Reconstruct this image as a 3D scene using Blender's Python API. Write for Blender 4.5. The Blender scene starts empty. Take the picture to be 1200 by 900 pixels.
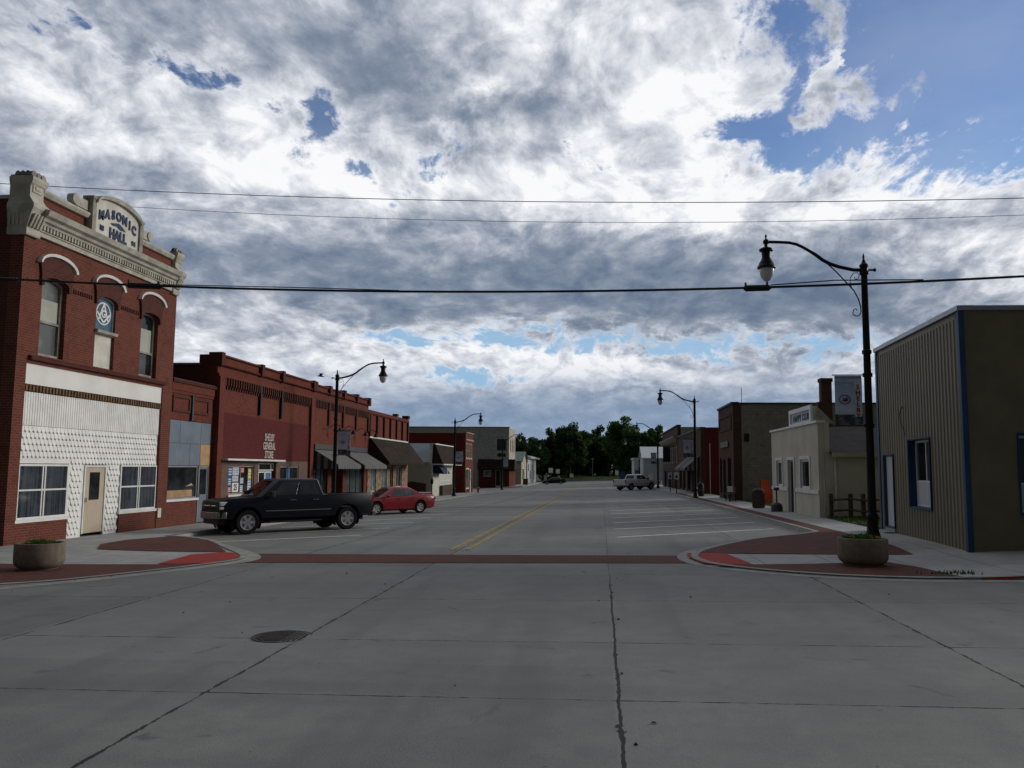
import bpy, bmesh, math, random
from mathutils import Vector, Matrix
R=math.radians
random.seed(7)
scene=bpy.context.scene
COL=scene.collection
def srgb(r,g,b):
    f=lambda c:(c/12.92 if c<=.04045 else ((c+.055)/1.055)**2.4)
    return (f(r/255),f(g/255),f(b/255),1)
# ---------------------------------------------------------------- node helper
class NT:
    def __init__(s,tree): s.t=tree; s.n=tree.nodes; s.l=tree.links
    def new(s,typ,**kw):
        n=s.n.new(typ)
        for k,v in kw.items(): setattr(n,k,v)
        return n
    def put(s,sock,v):
        if v is None: return
        if isinstance(v,bpy.types.NodeSocket): s.l.new(v,sock)
        else:
            try: sock.default_value=v
            except Exception:
                sock.default_value=(v[0],v[1],v[2]) if hasattr(v,'__len__') else (v,v,v)
    def m(s,op,a,b=None,c=None,clamp=False):
        n=s.new('ShaderNodeMath',operation=op,use_clamp=clamp)
        s.put(n.inputs[0],a); s.put(n.inputs[1],b); s.put(n.inputs[2],c); return n.outputs[0]
    def vm(s,op,a,b=None,out=0):
        n=s.new('ShaderNodeVectorMath',operation=op)
        s.put(n.inputs[0],a); s.put(n.inputs[1],b); return n.outputs[out]
    def sep(s,v):
        n=s.new('ShaderNodeSeparateXYZ'); s.put(n.inputs[0],v); return n.outputs
    def comb(s,x,y,z=0.0):
        n=s.new('ShaderNodeCombineXYZ'); s.put(n.inputs[0],x); s.put(n.inputs[1],y); s.put(n.inputs[2],z); return n.outputs[0]
    def noise(s,vec,scale,detail=4,rough=.55,dist=0.,out=0,lac=2.0):
        n=s.new('ShaderNodeTexNoise'); s.put(n.inputs['Vector'],vec)
        n.inputs['Scale'].default_value=scale; n.inputs['Detail'].default_value=detail
        n.inputs['Roughness'].default_value=rough; n.inputs['Distortion'].default_value=dist
        n.inputs['Lacunarity'].default_value=lac
        return n.outputs[out]
    def mix(s,f,a,b,mode='MIX'):
        n=s.new('ShaderNodeMix',data_type='RGBA',blend_type=mode)
        s.put(n.inputs[0],f); s.put(n.inputs[6],a); s.put(n.inputs[7],b); return n.outputs[2]
    def ramp(s,f,stops,interp='LINEAR'):
        n=s.new('ShaderNodeValToRGB'); cr=n.color_ramp; cr.interpolation=interp
        while len(cr.elements)>1: cr.elements.remove(cr.elements[-1])
        cr.elements[0].position=stops[0][0]; cr.elements[0].color=stops[0][1]
        for p,c in stops[1:]:
            e=cr.elements.new(p); e.color=c
        s.put(n.inputs[0],f); return n.outputs[0]
    def sstep(s,v,a,b,to0=0.,to1=1.):
        n=s.new('ShaderNodeMapRange',interpolation_type='SMOOTHSTEP')
        s.put(n.inputs[0],v); n.inputs[1].default_value=a; n.inputs[2].default_value=b
        n.inputs[3].default_value=to0; n.inputs[4].default_value=to1; return n.outputs[0]
def g4(v): return (v,v,v,1)

# ---------------------------------------------------------------- sky (world)
SUN_EL=17.0; SUN_AZ=62.0      # degrees: elevation; azimuth measured from +Y towards +X
COVER= [(0.433, 0.429, 0.092, 0.076, -0.26, 1.3), (0.333, 0.479, 0.081, 0.041, -0.22, 0.8), (0.43, 0.357, 0.05, 0.041, -0.21, 0.7), (0.215, 0.491, 0.042, 0.05, -0.46, 0.62), (0.363, 0.407, 0.036, 0.029, -0.2, 0.35), (0.24, 0.388, 0.092, 0.051, 0.21, 0.32), (0.337, 0.352, 0.062, 0.027, 0.11, 0.25), (0.254, 0.426, 0.048, 0.011, 1.0, -0.58), (0.286, 0.471, 0.031, 0.009, 0.94, -0.5), (0.297, 0.4, 0.041, 0.023, 0.1, -0.45), (0.352, 0.442, 0.023, 0.01, 0.16, -0.35), (0.384, 0.349, 0.037, 0.01, 0.41, -0.4), (-0.334, 0.387, 0.037, 0.016, 0.66, 0.6), (-0.319, 0.416, 0.013, 0.021, -0.41, 0.35), (-0.594, 0.449, 0.036, 0.01, 0.23, 0.42), (-0.51, 0.421, 0.042, 0.01, -0.09, 0.36), (-0.445, 0.426, 0.024, 0.008, 0.32, 0.4), (-0.268, 0.353, 0.026, 0.009, 0.06, 0.42), (-0.184, 0.377, 0.03, 0.013, 0.61, 0.42), (-0.196, 0.342, 0.042, 0.009, 0.62, 0.42), (-0.38, 0.4, 0.021, 0.009, 0.12, 0.3), (0.195, 0.403, 0.052, 0.024, 0.5, 0.5), (0.244, 0.379, 0.1, 0.031, 0.12, 0.42), (0.171, 0.374, 0.053, 0.013, 0.33, 0.3), (0.304, 0.362, 0.056, 0.016, 0.21, 0.35), (0.368, 0.334, 0.052, 0.011, 0.22, 0.45), (0.42, 0.304, 0.035, 0.01, 0.13, 0.4), (0.139, 0.148, 0.149, 0.017, -0.08, 0.42), (0.064, 0.152, 0.075, 0.01, -0.02, 0.25), (-0.062, 0.148, 0.174, 0.014, -0.06, 0.2), (-0.244, 0.162, 0.033, 0.01, 0.03, 0.5), (-0.21, 0.145, 0.029, 0.008, 0.02, 0.35), (-0.155, 0.109, 0.043, 0.008, 0.01, 0.55), (-0.002, 0.345, 0.016, 0.008, -0.03, 0.35), (-0.04, 0.359, 0.01, 0.008, -0.02, 0.3), (0.237, 0.144, 0.1, 0.015, -0.05, 0.22), (-0.092, 0.158, 0.059, 0.01, 0.0, 0.3)]
TONE= [(0.037, 0.425, 0.126, 0.113, -0.08, 0.27), (0.144, 0.461, 0.086, 0.098, -0.43, 0.27), (0.242, 0.32, 0.219, 0.047, 0.07, 0.36), (0.398, 0.312, 0.087, 0.052, -0.18, 0.42), (0.077, 0.476, 0.059, 0.053, -0.09, 0.18), (0.17, 0.341, 0.142, 0.056, -0.11, 0.2), (-0.595, 0.41, 0.058, 0.024, 0.39, 0.14), (-0.602, 0.396, 0.048, 0.025, 0.21, 0.14), (-0.455, 0.446, 0.027, 0.017, 0.16, 0.14), (-0.553, 0.364, 0.135, 0.039, -0.02, 0.16), (-0.407, 0.388, 0.082, 0.042, -0.23, 0.2), (-0.36, 0.37, 0.057, 0.037, 0.1, 0.1), (-0.149, 0.447, 0.026, 0.015, -0.29, 0.5), (-0.195, 0.405, 0.03, 0.008, -0.12, 0.3), (-0.08, 0.486, 0.043, 0.048, 0.62, 0.34), (-0.054, 0.529, 0.051, 0.026, -0.03, 0.25), (-0.307, 0.505, 0.04, 0.034, 0.1, 0.2), (-0.243, 0.33, 0.299, 0.031, 0.01, 0.42), (-0.45, 0.337, 0.109, 0.022, -0.06, 0.22), (0.084, 0.292, 0.157, 0.016, -0.07, 0.36), (-0.143, 0.261, 0.07, 0.016, 0.19, 0.32), (-0.366, 0.279, 0.085, 0.011, 0.08, 0.14), (-0.342, 0.116, 0.181, 0.038, 0.03, 0.26), (-0.102, 0.127, 0.146, 0.037, -0.15, 0.3), (0.092, 0.106, 0.179, 0.014, -0.12, 0.28), (0.212, 0.157, 0.06, 0.01, -0.05, 0.22), (-0.415, 0.146, 0.082, 0.019, 0.06, 0.1), (0.341, 0.245, 0.104, 0.011, 0.17, 0.24), (0.405, 0.224, 0.05, 0.028, -0.13, 0.24), (0.377, 0.183, 0.059, 0.018, 0.11, 0.12), (0.214, 0.279, 0.052, 0.013, 0.47, 0.25), (-0.456, 0.281, 0.053, 0.013, 0.11, 0.06), (-0.182, 0.222, 0.059, 0.01, 0.11, 0.08), (0.083, 0.211, 0.057, 0.009, -0.04, 0.1), (-0.064, 0.446, 0.02, 0.011, -0.01, 0.1), (-0.217, 0.495, 0.029, 0.018, 0.67, 0.14), (-0.374, 0.48, 0.144, 0.034, -0.12, -0.3), (-0.501, 0.479, 0.079, 0.025, 0.02, -0.16), (-0.237, 0.463, 0.057, 0.04, -0.51, -0.28), (-0.196, 0.434, 0.06, 0.021, -0.29, -0.2), (-0.104, 0.42, 0.063, 0.017, -0.0, -0.42), (-0.049, 0.466, 0.036, 0.026, 0.29, -0.4), (-0.064, 0.39, 0.049, 0.027, 0.48, -0.24), (-0.079, 0.352, 0.028, 0.014, -0.0, -0.2), (-0.609, 0.332, 0.087, 0.031, 0.09, -0.13), (-0.58, 0.298, 0.169, 0.026, 0.14, -0.18), (-0.5, 0.307, 0.133, 0.02, 0.03, -0.08), (-0.392, 0.254, 0.25, 0.029, 0.06, -0.26), (-0.354, 0.219, 0.252, 0.033, 0.0, -0.3), (-0.22, 0.191, 0.157, 0.018, -0.07, -0.24), (-0.063, 0.249, 0.147, 0.032, -0.02, -0.36), (-0.133, 0.303, 0.06, 0.014, -0.16, -0.25), (0.055, 0.252, 0.113, 0.026, 0.04, -0.24), (-0.004, 0.201, 0.216, 0.026, -0.03, -0.28), (0.149, 0.199, 0.149, 0.03, -0.06, -0.3), (0.282, 0.196, 0.111, 0.047, 0.01, -0.3), (0.215, 0.291, 0.102, 0.021, 0.45, -0.4), (0.326, 0.274, 0.07, 0.015, 0.22, -0.26), (0.292, 0.246, 0.088, 0.02, 0.37, -0.28), (0.403, 0.264, 0.05, 0.012, 0.01, -0.2), (0.229, 0.319, 0.029, 0.015, 0.26, -0.34), (0.17, 0.327, 0.023, 0.015, 0.45, -0.2), (0.051, 0.354, 0.026, 0.026, 0.65, -0.34), (-0.038, 0.338, 0.03, 0.014, -0.02, -0.2), (0.353, 0.158, 0.089, 0.027, -0.08, -0.2), (-0.14, 0.075, 0.25, 0.014, 0.0, -0.15), (-0.361, 0.149, 0.065, 0.012, 0.05, -0.12), (-0.004, 0.102, 0.24, 0.016, -0.09, -0.16), (0.092, 0.079, 0.178, 0.014, -0.01, -0.12), (-0.053, 0.112, 0.38, 0.027, -0.02, 0.1), (-0.043, 0.05, 0.571, 0.016, -0.01, -0.06), (-0.161, 0.131, 0.059, 0.008, 0.01, -0.06)]

def make_world():
    w=bpy.data.worlds.new('World'); scene.world=w; w.use_nodes=True
    t=w.node_tree; t.nodes.clear(); N=NT(t)
    tc=N.new('ShaderNodeTexCoord'); d=N.vm('NORMALIZE',tc.outputs['Generated'])
    X,Y,Z=N.sep(d)
    sky=N.new('ShaderNodeTexSky',sky_type='NISHITA',sun_disc=False)
    sky.sun_elevation=R(SUN_EL); sky.sun_rotation=R(SUN_AZ); sky.air_density=1.0; sky.dust_density=.6; sky.ozone_density=1.6
    az=N.m('ARCTAN2',X,Y); el=N.m('ARCSINE',Z)
    # cloud sheet coordinates: a level layer overhead, seen in perspective
    zc=N.m('ADD',N.m('MAXIMUM',Z,0.0),0.28)
    qx=N.m('DIVIDE',X,zc); qy=N.m('DIVIDE',Y,zc)
    q=N.comb(qx,qy,0.0)
    warp=N.noise(q,1.3,3,.5,out=1)
    wv=N.vm('MULTIPLY',N.vm('SUBTRACT',warp,(.5,.5,.5)),(.30,.30,0))
    qw=N.vm('ADD',q,wv)
    qs=N.comb(N.m('MULTIPLY',N.sep(qw)[0],1.0),N.m('MULTIPLY',N.sep(qw)[1],.80),0.)
    qt=N.comb(N.m('MULTIPLY',N.sep(qw)[0],1.0),N.m('MULTIPLY',N.sep(qw)[1],.50),3.7)
    n_big=N.noise(qs,3.2,5,.55)
    n_mid=N.noise(qs,11.,9,.60,.25)
    n_str=N.noise(qt,15.,9,.66,.3)
    # soft edges for the big shapes
    wa=N.noise(N.comb(qx,qy,5.0),4.0,7,.62,out=1)
    wa=N.vm('SUBTRACT',wa,(.5,.5,.5)); wx,wy,_=N.sep(wa)
    # the warp shrinks towards the horizon, where the layer is far away
    wk=N.m('ADD',.05,N.m('MULTIPLY',Z,.34))
    az2=N.m('MULTIPLY_ADD',wx,wk,az); el2=N.m('MULTIPLY_ADD',wy,N.m('MULTIPLY',wk,.8),el)
    def field(base,blobs,gain):
        acc=base
        for (a0,e0,ra,rb,th,amp) in blobs:
            c,s_=math.cos(th),math.sin(th); k=.95
            p=N.m('MULTIPLY_ADD',az2,k*c/ra,N.m('MULTIPLY_ADD',el2,s_/ra,-(a0*c+e0*s_)/ra))
            r=N.m('MULTIPLY_ADD',az2,-k*s_/rb,N.m('MULTIPLY_ADD',el2,c/rb,(a0*s_-e0*c)/rb))
            g=N.m('POWER',.427,N.m('MULTIPLY_ADD',p,p,N.m('MULTIPLY',r,r)))
            acc=N.m('MULTIPLY_ADD',g,amp*gain,acc)
        return acc
    cover=field(0.0,COVER,1.0)
    tone=field(.62,TONE,.64)
    # ---- cover: 1 = open sky
    cn=N.m('ADD',N.m('MULTIPLY',N.m('SUBTRACT',n_str,.5),3.0),N.m('MULTIPLY',N.m('SUBTRACT',n_mid,.5),2.4))
    ck=N.m('MULTIPLY',cn,N.sstep(cover,-.05,.25,.10,1.))
    op=N.m('ADD',cover,ck)
    opening=N.sstep(op,.12,.74)
    # ---- tone of the cloud
    tn=N.m('MULTIPLY',N.m('SUBTRACT',n_mid,.5),1.35)
    tn=N.m('ADD',tn,N.m('MULTIPLY',N.m('SUBTRACT',n_big,.5),.5))
    tn=N.m('ADD',tn,N.m('MULTIPLY',N.m('SUBTRACT',n_str,.5),.30))
    # edges of holes are lit and thin
    edge=N.sstep(op,-.1,.40,0.,.14)
    tn=N.m('ADD',tn,N.m('MULTIPLY',N.m('SUBTRACT',N.noise(qs,34.,5,.6,.3),.5),.35))
    tn=N.m('MULTIPLY',tn,N.m('MULTIPLY',N.sstep(tone,.2,.75,.5,1.),N.sstep(el,.04,.16,.6,1.)))
    tt=N.m('ADD',N.m('ADD',tone,tn),edge,clamp=True)
    ccol=N.ramp(tt,[(0.0,srgb(90,106,130)),(.2,srgb(106,121,144)),(.4,srgb(134,146,164)),(.58,srgb(170,177,190)),(.76,srgb(207,211,220)),(.94,srgb(238,240,245)),(1.,srgb(250,250,252))])
    # near the horizon the layer goes bluer
    hz=N.sstep(el,.055,.145,1.,0.)
    ccol=N.mix(N.m('MULTIPLY',hz,.70),ccol,srgb(116,143,175))
    # bluest part of the clear sky: the physical sky, tinted as seen through the lens
    SK=.1
    blue=N.mix(1.0,sky.outputs[0],(SKYT[0],SKYT[1],SKYT[2],1),'MULTIPLY')
    pale=N.sstep(el,.10,.42,1.,0.)
    blue=N.mix(pale,blue,tuple(c/SK for c in srgb(150,188,220)[:3])+(1,))
    # haze of thin cirrus over the open part
    blue=N.mix(N.m('MULTIPLY',N.sstep(n_big,.35,.7),.10),blue,(9,9,9.4,1))
    cc=N.mix(1.0,ccol,(1/SK,1/SK,1/SK,1),'MULTIPLY')
    both=N.mix(opening,cc,blue)
    # unseen sky behind the camera, dimmed to keep camera-facing walls dark
    back=N.sstep(Y,-.4,.42,.17,1.)
    both=N.mix(1.0,both,N.comb(back,back,back),'MULTIPLY')
    # brighter sky low in the east where the sun stands behind cloud
    gx=math.sin(R(SUN_AZ))*math.cos(R(SUN_EL)); gy=math.cos(R(SUN_AZ))*math.cos(R(SUN_EL)); gz_=math.sin(R(SUN_EL))
    dotn=N.vm('DOT_PRODUCT',d,(gx,gy,gz_),out=1)
    glow=N.sstep(dotn,.86,1.,0.,9.)
    both=N.mix(1.0,both,N.comb(glow,N.m('MULTIPLY',glow,.95),N.m('MULTIPLY',glow,.85)),'ADD')
    # below the horizon
    below=N.sstep(Z,-.05,0.0,1.,0.)
    both=N.mix(below,both,(1.2,1.25,1.3,1))
    bg=N.new('ShaderNodeBackground'); N.put(bg.inputs[0],both); bg.inputs[1].default_value=SK
    out=N.new('ShaderNodeOutputWorld'); N.l.new(bg.outputs[0],out.inputs[0])
    w.cycles.sampling_method='MANUAL'; w.cycles.sample_map_resolution=512
SKYT=(.72,.84,1.12)
make_world()
sl=bpy.data.lights.new('sun','SUN'); sl.energy=1.45; sl.angle=R(16); sl.color=(1,.95,.89)
so=bpy.data.objects.new('sun',sl); COL.objects.link(so)
sd=Vector((math.sin(R(SUN_AZ))*math.cos(R(SUN_EL)),math.cos(R(SUN_AZ))*math.cos(R(SUN_EL)),math.sin(R(SUN_EL))))
so.rotation_euler=sd.to_track_quat('Z','Y').to_euler(); so.location=(40,20,30)
# ---------------------------------------------------------------- camera
cam=bpy.data.cameras.new('camera'); co=bpy.data.objects.new('camera',cam); COL.objects.link(co); scene.camera=co
cam.sensor_width=36; cam.lens=36*975/1200.; cam.clip_end=4000; cam.clip_start=.05
yaw=math.atan(105/975.)*.995; pit=math.atan(99/975.); rol=.0093
f=Vector((-math.sin(yaw)*math.cos(pit),math.cos(yaw)*math.cos(pit),math.sin(pit)))
r=Vector((math.cos(yaw),math.sin(yaw),0)); u=r.cross(f)
r2=r*math.cos(rol)+u*math.sin(rol); u2=-r*math.sin(rol)+u*math.cos(rol)
M=Matrix((r2,u2,-f)).transposed().to_4x4(); M.translation=(0,0,2.1); co.matrix_world=M
vs=scene.view_settings; vs.view_transform='Standard'; vs.look='None'; vs.exposure=0; vs.gamma=1
try: vs.use_curve_mapping=False
except Exception: pass
cy=scene.cycles
cy.max_bounces=5; cy.diffuse_bounces=3; cy.glossy_bounces=3; cy.transparent_max_bounces=8; cy.caustics_reflective=False; cy.caustics_refractive=False
cy.use_denoising=True

# ---------------------------------------------------------------- terrain height
def gz(X,Y):
    t=max(0.0,Y-20.0)
    d=t if t<100 else 100+10*(1-math.exp(-(t-100)/10.))
    d=max(0.,d-1.0) if d>2 else d*d/4.
    xc=max(-34.,min(34.,X))
    return (0.018+0.00015*d)*xc-0.0065*d
# ---------------------------------------------------------------- mesh builder
class MB:
    def __init__(s,tf=None): s.V=[]; s.F=[]; s.tf=tf or (lambda a,b,c:(a,b,c))
    def v(s,p): s.V.append(Vector(s.tf(*p))); return len(s.V)-1
    def face(s,pts): s.F.append([s.v(p) for p in pts])
    def box(s,a0,a1,b0,b1,c0,c1):
        i=[s.v((a,b,c)) for a in (a0,a1) for b in (b0,b1) for c in (c0,c1)]
        for f in ((0,1,3,2),(4,6,7,5),(0,4,5,1),(2,3,7,6),(0,2,6,4),(1,5,7,3)): s.F.append([i[k] for k in f])
        return s
    def loft(s,rings,cap=True,close=True):
        idx=[[s.v(p) for p in r_] for r_ in rings]; n=len(rings[0])
        for a,b in zip(idx,idx[1:]):
            for k in range(n if close else n-1):
                s.F.append([a[k],a[(k+1)%n],b[(k+1)%n],b[k]])
        if cap and close: s.F.append(idx[0][::-1]); s.F.append(idx[-1])
        return s
    def ext(s,poly,a0,a1,order='boc'):
        """poly of (b,c) pairs swept along the first coordinate"""
        return s.loft([[(a0,b,c) for b,c in poly],[(a1,b,c) for b,c in poly]])
    def plate(s,poly,b0,b1):
        """poly of (a,c) pairs (a facade outline) given thickness between offsets b0,b1"""
        return s.loft([[(a,b0,c) for a,c in poly],[(a,b1,c) for a,c in poly]])
    def tube(s,path,r,n=8,cap=True,flat=None):
        P=[Vector(p) for p in path]; rings=[]
        rr=r if hasattr(r,'__len__') else [r]*len(P)
        ref=Vector((0,0,1)); 
        for i,p in enumerate(P):
            t=(P[min(i+1,len(P)-1)]-P[max(i-1,0)]).normalized()
            a=t.cross(ref)
            if a.length<.08: a=t.cross(Vector((0,1,0)))
            a.normalize(); b=t.cross(a).normalized()
            ka=1.
            rings.append([tuple(p+a*math.cos(2*math.pi*k/n)*rr[i]+b*math.sin(2*math.pi*k/n)*rr[i]*(flat or 1)) for k in range(n)])
        return s.loft(rings,cap)
    def lathe(s,c,prof,n=20,axis='z'):
        rings=[]
        for r_,z in prof:
            if axis=='z': rings.append([(c[0]+r_*math.cos(2*math.pi*k/n),c[1]+r_*math.sin(2*math.pi*k/n),c[2]+z) for k in range(n)])
            else: rings.append([(c[0]+r_*math.cos(2*math.pi*k/n),c[1]+z,c[2]+r_*math.sin(2*math.pi*k/n)) for k in range(n)])
        return s.loft(rings)
    def wall(s,u0,u1,z0,z1,o0,o1,holes=()):
        us=sorted({u0,u1,*[h for q in holes for h in q[:2] if u0<h<u1]}); zs=sorted({z0,z1,*[h for q in holes for h in q[2:4] if z0<h<z1]})
        vid={}
        def vv(i,j,k):
            if (i,j,k) not in vid: vid[(i,j,k)]=s.v((us[i],(o0,o1)[k],zs[j]))
            return vid[(i,j,k)]
        def solid(i,j):
            if i<0 or j<0 or i>=len(us)-1 or j>=len(zs)-1: return False
            cu=(us[i]+us[i+1])/2; cz=(zs[j]+zs[j+1])/2
            return not any(q[0]<cu<q[1] and q[2]<cz<q[3] for q in holes)
        for i in range(len(us)-1):
            for j in range(len(zs)-1):
                if not solid(i,j): continue
                for k in (0,1): s.F.append([vv(i,j,k),vv(i+1,j,k),vv(i+1,j+1,k),vv(i,j+1,k)])
                for (di,dj,e) in ((-1,0,((i,j),(i,j+1))),(1,0,((i+1,j),(i+1,j+1))),(0,-1,((i,j),(i+1,j))),(0,1,((i,j+1),(i+1,j+1)))):
                    if not solid(i+di,j+dj):
                        (a,b),(c,d)=e; s.F.append([vv(a,b,0),vv(c,d,0),vv(c,d,1),vv(a,b,1)])
        return s
    def blob(s,c,r,seg=6,ring=4,jit=.15):
        ph=random.random()*6
        rings=[]
        for j in range(1,ring):
            t=math.pi*j/ring; rings.append([(c[0]+r[0]*math.sin(t)*math.cos(ph+2*math.pi*k/seg)*(1+random.uniform(-jit,jit)),c[1]+r[1]*math.sin(t)*math.sin(ph+2*math.pi*k/seg)*(1+random.uniform(-jit,jit)),c[2]+r[2]*math.cos(t)) for k in range(seg)])
        return s.loft(rings)
    def build(s,name,mat,parent=None,smooth=False,bevel=0,bseg=2,merge=False):
        me=bpy.data.meshes.new(name); o=bpy.data.objects.new(name,me); COL.objects.link(o)
        off=Vector((0,0,0))
        if parent is not None:
            o.parent=parent; q=parent
            while q is not None: off+=Vector(q.location); q=q.parent
        me.from_pydata([tuple(v-off) for v in s.V],[],s.F)
        bm=bmesh.new(); bm.from_mesh(me)
        if merge: bmesh.ops.remove_doubles(bm,verts=bm.verts,dist=.0005)
        bmesh.ops.recalc_face_normals(bm,faces=bm.faces)
        bm.to_mesh(me); bm.free()
        me.materials.append(M_[mat] if isinstance(mat,str) else mat)
        if smooth:
            me.polygons.foreach_set('use_smooth',[True]*len(me.polygons))
            if smooth!='all': 
                try: me.set_sharp_from_angle(angle=R(38))
                except Exception: pass
        if bevel:
            m=o.modifiers.new('bevel','BEVEL'); m.width=bevel; m.segments=bseg; m.limit_method='ANGLE'; m.angle_limit=R(40)
        return o
def tag(o,label=None,cat=None,group=None,kind=None):
    if label: o['label']=label
    if cat: o['category']=cat
    if group: o['group']=group
    if kind: o['kind']=kind
    return o
def root(name,loc,label,cat,group=None):
    o=bpy.data.objects.new(name,None); COL.objects.link(o); o.location=loc; o.empty_display_size=.3
    return tag(o,label,cat,group)
def kids(o): return [c for c in bpy.data.objects if c.parent==o]
def copy_tree(o,parent=None):
    c=o.copy(); COL.objects.link(c); c.parent=parent
    for ch in kids(o): copy_tree(ch,c)
    return c
def left(X): return lambda u_,o,z:(X+o,u_,z)       # facade looking towards +X
def right(X): return lambda u_,o,z:(X-o,u_,z)      # facade looking towards -X
def front(Y): return lambda u_,o,z:(u_,Y-o,z)      # wall looking towards the camera
# ---------------------------------------------------------------- lettering
def letters(mb,text,place,size,bold=0.,depth=.01,squeeze=1.,align='CENTER'):
    """place(x,y,d)->facade coordinates (a,b,c)"""
    cu=bpy.data.curves.new('t','FONT'); cu.body=text; cu.size=size; cu.extrude=depth; cu.offset=bold; cu.align_x=align; cu.resolution_u=3
    ob=bpy.data.objects.new('t',cu); COL.objects.link(ob)
    dg=bpy.context.evaluated_depsgraph_get(); dg.update()
    me=bpy.data.meshes.new_from_object(ob.evaluated_get(dg))
    base=len(mb.V)
    for v in me.vertices: mb.v(place(v.co.x*squeeze,v.co.y,v.co.z))
    for p in me.polygons: mb.F.append([base+i for i in p.vertices])
    bpy.data.objects.remove(ob); bpy.data.curves.remove(cu); bpy.data.meshes.remove(me)
# ---------------------------------------------------------------- materials
M_={}
def newmat(name):
    m=bpy.data.materials.new(name); m.use_nodes=True; t=m.node_tree; t.nodes.clear(); N=NT(t)
    b=N.new('ShaderNodeBsdfPrincipled'); o=N.new('ShaderNodeOutputMaterial'); N.l.new(b.outputs[0],o.inputs[0])
    M_[name]=m; return N,b
def pos(N): return N.new('ShaderNodeNewGeometry').outputs['Position']
def objc(N): return N.new('ShaderNodeTexCoord').outputs['Object']
def basic(name,col,rough=.7,var=.18,scale=3.,metal=0.,spec=None,bump=0.,bscale=40.,streak=0.,fine=True,coat=0.):
    N,b=newmat(name); P=objc(N) if fine=='obj' else pos(N)
    n=N.noise(P,scale,5,.6); c=col if len(col)==4 else tuple(col)+(1,)
    lo=tuple(x*(1-var) for x in c[:3])+(1,); hi=tuple(min(1,x*(1+var)) for x in c[:3])+(1,)
    k=N.mix(N.sstep(n,.3,.7),lo,hi)
    if streak:
        px,py,pz=N.sep(P); sv=N.comb(N.m('MULTIPLY',px,5.),N.m('MULTIPLY',py,5.),N.m('MULTIPLY',pz,.35))
        s2=N.noise(sv,1.2,5,.7)
        k=N.mix(N.sstep(s2,.52,.78,0.,streak),k,tuple(x*.35 for x in c[:3])+(1,))
    N.put(b.inputs['Base Color'],k); b.inputs['Roughness'].default_value=rough; b.inputs['Metallic'].default_value=metal
    b.inputs['Specular IOR Level'].default_value=spec if spec is not None else (.12 if rough>=.75 else .3)
    if coat: b.inputs['Coat Weight'].default_value=coat; b.inputs['Coat Roughness'].default_value=.08
    if bump:
        bn=N.new('ShaderNodeBump'); bn.inputs['Strength'].default_value=bump; bn.inputs['Distance'].default_value=.01
        N.put(bn.inputs['Height'],N.noise(P,bscale,4,.6)); N.l.new(bn.outputs[0],b.inputs['Normal'])
    return M_[name]
def wallvec(N):
    g=N.new('ShaderNodeNewGeometry'); P=N.sep(g.outputs['Position']); n=N.sep(g.outputs['True Normal'])
    side=N.m('GREATER_THAN',N.m('ABSOLUTE',n[1]),.6)
    u_=N.m('ADD',N.m('MULTIPLY',P[0],side),N.m('MULTIPLY',P[1],N.m('SUBTRACT',1.,side)))
    return N.comb(u_,P[2],0.),P,g.outputs['Position']
def brick(name,c1,c2,mort,bw=.215,bh=.075,stain=.35,mort_w=.012,bump=.5,dirtz=None,patch=.25,flat=False):
    N,b=newmat(name); v,P,PP=wallvec(N)
    if flat: v=N.comb(P[0],P[1],0.)
    t=N.new('ShaderNodeTexBrick'); N.put(t.inputs['Vector'],v); t.inputs['Scale'].default_value=1.
    t.inputs['Brick Width'].default_value=bw; t.inputs['Row Height'].default_value=bh; t.inputs['Mortar Size'].default_value=mort_w*.5
    t.inputs['Mortar Smooth'].default_value=.3; t.inputs['Bias'].default_value=-.1
    t.inputs['Color1'].default_value=tuple(c1)+(1,); t.inputs['Color2'].default_value=tuple(c2)+(1,); t.inputs['Mortar'].default_value=tuple(mort)+(1,)
    big=N.noise(PP,.55,5,.6); med=N.noise(PP,3.,4,.6)
    k=N.mix(N.sstep(big,.35,.7,0.,patch),t.outputs[0],tuple(x*1.45 for x in c2)+(1,))
    k=N.mix(N.sstep(med,.5,.75,0.,stain),k,tuple(x*.42 for x in c1)+(1,))
    px,py,pz=P; sv=N.comb(N.m('MULTIPLY',px,3.),N.m('MULTIPLY',py,3.),N.m('MULTIPLY',pz,.3))
    k=N.mix(N.sstep(N.noise(sv,1.1,5,.7),.55,.8,0.,stain),k,(.03,.022,.02,1))
    N.put(b.inputs['Base Color'],k); b.inputs['Roughness'].default_value=.85; b.inputs['Specular IOR Level'].default_value=.12
    bn=N.new('ShaderNodeBump'); bn.inputs['Strength'].default_value=bump; bn.inputs['Distance'].default_value=.008
    N.put(bn.inputs['Height'],N.m('ADD',N.m('MULTIPLY',t.outputs['Fac'],-1.),N.m('MULTIPLY',med,.6))); N.l.new(bn.outputs[0],b.inputs['Normal'])
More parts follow.
